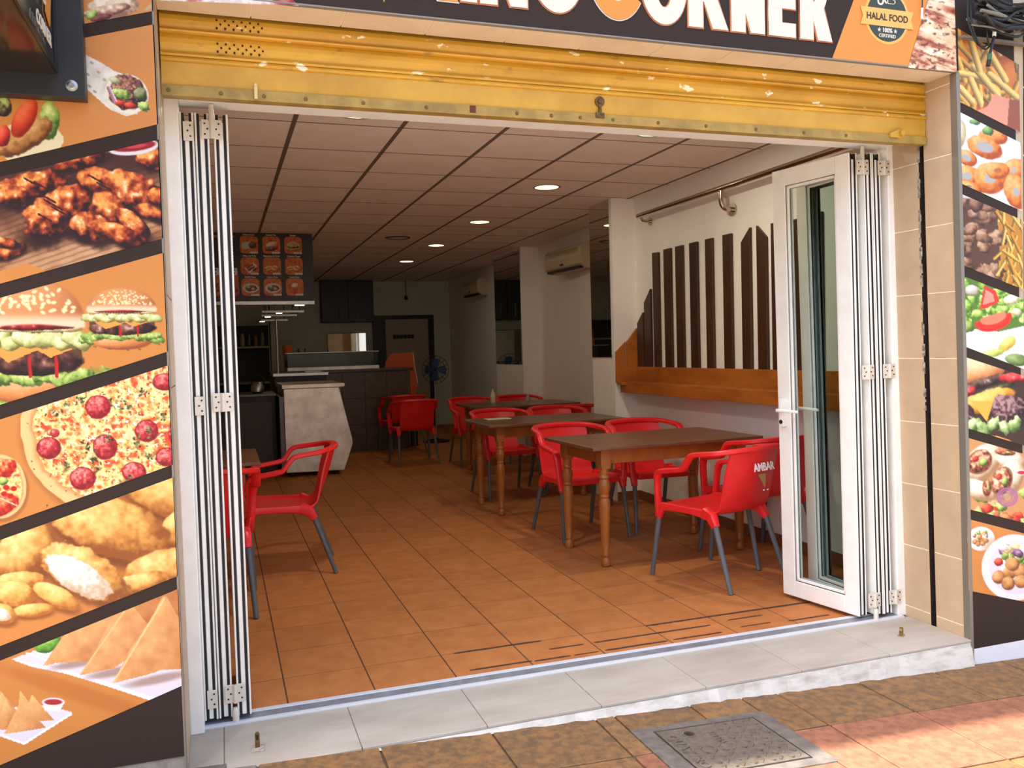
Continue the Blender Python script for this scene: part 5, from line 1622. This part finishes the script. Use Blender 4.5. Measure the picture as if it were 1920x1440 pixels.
# ================================================================== PROJECTING SIGN (upper left)
PS = thing('projecting_sign', 'black projecting light box sign bolted to a wall plate at the upper left', 'sign', (0, 0, 0))
BLK = M('glossy_black', (30, 28, 27), .22, 0, (38, 34, 30), 8)
MB().box(-1.10, -.547, -.815, -.765, 2.137, 3.0).build('wall_plate', M('black_plate', (38, 36, 35), .45), PS, bevel=.002)
MB().box(-1.02, -.624, -1.38, -.815, 2.202, 2.95).build('light_box', M('box_dark', (46, 36, 28), .12), PS, bevel=.004)
MB().box(-.624, -.617, -1.38, -.815, 2.205, 2.222).box(-.624, -.617, -.835, -.815, 2.222, 2.94).build('rim', BLK, PS, bevel=.001)
MB().lathe([(.0, -.820), (.008, -.820), (.010, -.818), (.0165, -.817), (.0165, -.8155)], 20, (-.583, 0, 2.172), 'y').build('bolt', STEEL, PS, smooth=True)
FXT = -.6225
put_text('lettering', 'CORNER', (-.6165, -1.02, 2.262), .052, CREAM, PS, bold=.001, rot=(math.pi / 2, 0, math.pi / 2), depth=.001)
MB().prism([(-.96, 2.33), (-.90, 2.31), (-.86, 2.42), (-.93, 2.46)], 'x', -.6222, -.6195).build('logo_shape', ORG, PS)
put_text('lettering', 'KING', (-.6165, -1.06, 2.36), .07, CREAM, PS, bold=.001, rot=(math.pi / 2, 0, math.pi / 2), depth=.001)

# ================================================================== MENU PICTURES
MY = 5.5785
names = [['Kebab Rollo', 'Kebab Pita', 'Burger'], ['Alitas de Pollo', 'Baguette de Pollo', 'Chicken Finger'], ['Falafel Plato', 'Kebab Plato', 'Kebab Box']]
MW = M('menu_white', (214, 204, 190), .5)
def rounded(cx, cz, w, h, r):
    P = []
    for sx_, sz, a0 in ((1, 1, 0), (-1, 1, 90), (-1, -1, 180), (1, -1, 270)):
        P += [(cx + sx_ * (w / 2 - r) + r * math.cos(math.radians(a0 + 15 * k)), cz + sz * (h / 2 - r) + r * math.sin(math.radians(a0 + 15 * k))) for k in range(7)]
    return P
def card_art(a, i, j):
    a.mottle(np.ones(len(a.U), bool), [(196, 96, 34), (222, 132, 48), (206, 84, 40)], .05, i * 3 + j)
    k = i * 3 + j
    if k == 0:
        a.poly([(10, 40), (60, 30), (70, 70), (10, 76)], (206, 196, 180)); a.food(70, 50, 22, 20, 0, *MEAT, seed=3, tex=.2)
    elif k == 1:
        a.food(50, 50, 36, 20, -20, (226, 190, 140), (160, 110, 70), (246, 226, 190), seed=4); a.food(50, 70, 36, 14, -10, *MEAT, seed=5); a.food(74, 60, 14, 14, 0, *TOM, seed=6)
    elif k == 2:
        burger(a, 50, 52, 66, 56, 7, 20, 1.6)
    elif k == 3:
        a.poly([(20, 60), (70, 30), (92, 50), (46, 92)], (226, 220, 214))
        for q in range(6): a.food(30 + 9 * q, 44 + (q % 3) * 12, 13, 8, -30, *WING, seed=q)
    elif k in (4, 5):
        for q in range(5): a.food(24 + 13 * q, 58 + (q % 2) * 12, 22, 7, -25 + 14 * q, *NUG, seed=q)
    elif k in (6, 7):
        a.ell(50, 56, 44, 28, (220, 214, 206)); a.food(50, 56, 32, 18, 0, *MEAT, seed=8, tex=.15); a.food(40, 50, 12, 8, 0, *GRN, seed=9); a.food(64, 60, 12, 8, 0, *NUG, seed=10)
    else:
        a.poly([(36, 52), (66, 52), (60, 92), (42, 92)], (206, 50, 40)); a.food(52, 42, 20, 16, 0, (236, 210, 160), (180, 110, 60), (250, 240, 200), seed=11, tex=.2)
for i in range(3):
    for j in range(3):
        cx = .135 + j * .222; cz = 2.505 - i * .218; S_ = .180
        n = 44
        g = np.linspace(0, 100, n + 1)
        A, B = np.meshgrid(g, g)
        # squircle-shaped picture: pull the grid corners in
        p = (A - 50) / 50; q = (B - 50) / 50
        f = np.maximum(np.abs(p), np.abs(q)); rr = (np.abs(p) ** 5 + np.abs(q) ** 5) ** .2
        s_ = np.where(rr > 1e-6, f / np.maximum(rr, 1e-6), 1)
        A2 = 50 + 50 * p * s_; B2 = 50 + 50 * q * s_
        art = Art(A2.ravel(), B2.ravel(), (210, 120, 44)); card_art(art, i, j)
        X = cx + (A2.ravel() - 50) / 100 * S_; Z = cz - (B2.ravel() - 50) / 100 * S_
        pc = ink_mesh('menu_picture', MBD, A.ravel(), B.ravel(), n, n, art.C, -.0015, XZ=(X, Z))
        put_text('lettering', names[i][j], (cx, -.0015, cz + .104), .023, MW, MBD, bold=.0006)
        MB().prism(rounded(cx + .045, cz - .080, .085, .020, .0099), 'y', -.004, -.0022).build('price_tag', MW, pc)
flp = MB().prism([(-.28, 2.19), (.010, 2.19), (.010, 2.265), (-.28, 2.265)], 'y', -.002, -.0005).build('allergen_strip', MW, MBD)
for k in range(6):
    for r_ in range(2):
        MB().lathe([(.011, -.0035), (.011, -.002)], 14, (-.25 + .045 * k, 0, 2.246 - .034 * r_), 'y').build('allergen_icon', M('icon_%d' % ((k + r_) % 3), [(110, 110, 100), (90, 60, 50), (80, 100, 130)][(k + r_) % 3], .5), flp)
MB().box(-.28, -.01, -.002, -.0005, 2.575, 2.60).build('price_heading', M('menu_orange', (196, 96, 34), .5), MBD)
pl = MB()
for k in range(8):
    pl.box(-.16, -.11, -.002, -.0005, 2.545 - k * .032, 2.555 - k * .032).box(-.055, -.02, -.002, -.0005, 2.545 - k * .032, 2.555 - k * .032)
pl.build('price_lines', MW, MBD)
n = 40; A, B = np.meshgrid(np.linspace(0, 160, n + 1), np.linspace(0, 100, n + 1))
art = Art(A.ravel(), B.ravel(), (190, 110, 44))
for q in range(12):
    art.food(12 + 12 * q, 30 + 18 * (q % 4), 22, 14, -20 + 20 * (q % 3), *WING, seed=q, tex=.1)
ink_mesh('menu_picture', MBD, A.ravel(), B.ravel(), n, n, art.C, -.0015, XZ=(-.28 + A.ravel() / 160 * .30, 2.185 - B.ravel() / 100 * .235))

# ================================================================== CABLES at the upper right
CAB = M('black_cable', (30, 28, 26), .5)
CABG = M('grey_cable', (120, 112, 100), .5)
random.seed(31)
MB().box(2.875, 3.9, -.785, -.757, 2.640, 2.650).build('cable_ledge', M('ledge_grey', (120, 110, 100), .5), wall_front)
for k in range(24):
    x0 = 2.90 + random.uniform(-.02, .05); z0 = 2.73 + random.uniform(-.045, .10); y0 = -.80 - random.uniform(0, .07)
    pts = [(x0 + .11 * q, y0 + random.uniform(-.02, .02), z0 + random.uniform(-.03, .03) - .02 * math.sin(q)) for q in range(7)]
    o = MB().tube(smooth_path(pts, 5), random.uniform(.004, .009), 8).build('cable', CAB if k % 5 else CABG, smooth=True)
    tag(o, 'black cable in the tangled bundle at the upper right corner' if k % 5 else 'grey cable in the tangled bundle at the upper right corner', 'cable', 'cables bundled at the upper right' if k % 5 else 'grey cables bundled at the upper right')
loops = [([(2.885, -.80, 2.80), (2.87, -.815, 2.70), (2.90, -.82, 2.62), (2.945, -.815, 2.595), (2.985, -.81, 2.61)], 'thin black cable looping down over the corner of the sign'),
         ([(2.90, -.80, 2.80), (2.885, -.82, 2.68), (2.92, -.825, 2.60), (2.96, -.82, 2.585), (2.99, -.81, 2.60)], 'second thin black cable looping beside the first'),
         ([(2.99, -.80, 2.78), (2.975, -.815, 2.66), (2.985, -.815, 2.60)], 'short black cable hanging straight above the fries picture')]
for pts, lab in loops:
    tag(MB().tube(smooth_path(pts, 6), .004, 8).build('cable', CAB, smooth=True), lab, 'cable')
t = thing('cable_end', 'cut cable end with white and green connector hanging over the fries picture', 'cable', (0, 0, 0))
MB().tube(smooth_path([(3.02, -.80, 2.75), (3.015, -.815, 2.66), (2.995, -.82, 2.60), (2.978, -.82, 2.545)], 5), .006, 8).build('cable', CAB, t, smooth=True)
MB().tube([(3.018, -.815, 2.68), (3.012, -.817, 2.645)], .008, 10).build('white_sleeve', ALU, t, smooth=True)
MB().tube([(2.985, -.82, 2.565), (2.980, -.82, 2.54)], .009, 10).build('green_sleeve', M('green_sleeve', (40, 96, 56), .5), t, smooth=True)
MB().tube([(2.980, -.82, 2.54), (2.974, -.82, 2.515)], .008, 10).build('black_sleeve', GASKET, t, smooth=True)
t = thing('hanging_wire', 'thin wire with pale tip hanging over the badge on the sign', 'wire', (0, 0, 0))
MB().tube([(2.665, -.775, 2.86), (2.662, -.775, 2.745)], .0025, 6).build('wire', CAB, t); MB().tube([(2.662, -.775, 2.745), (2.659, -.775, 2.70)], .0045, 8).build('tip', ALU, t)
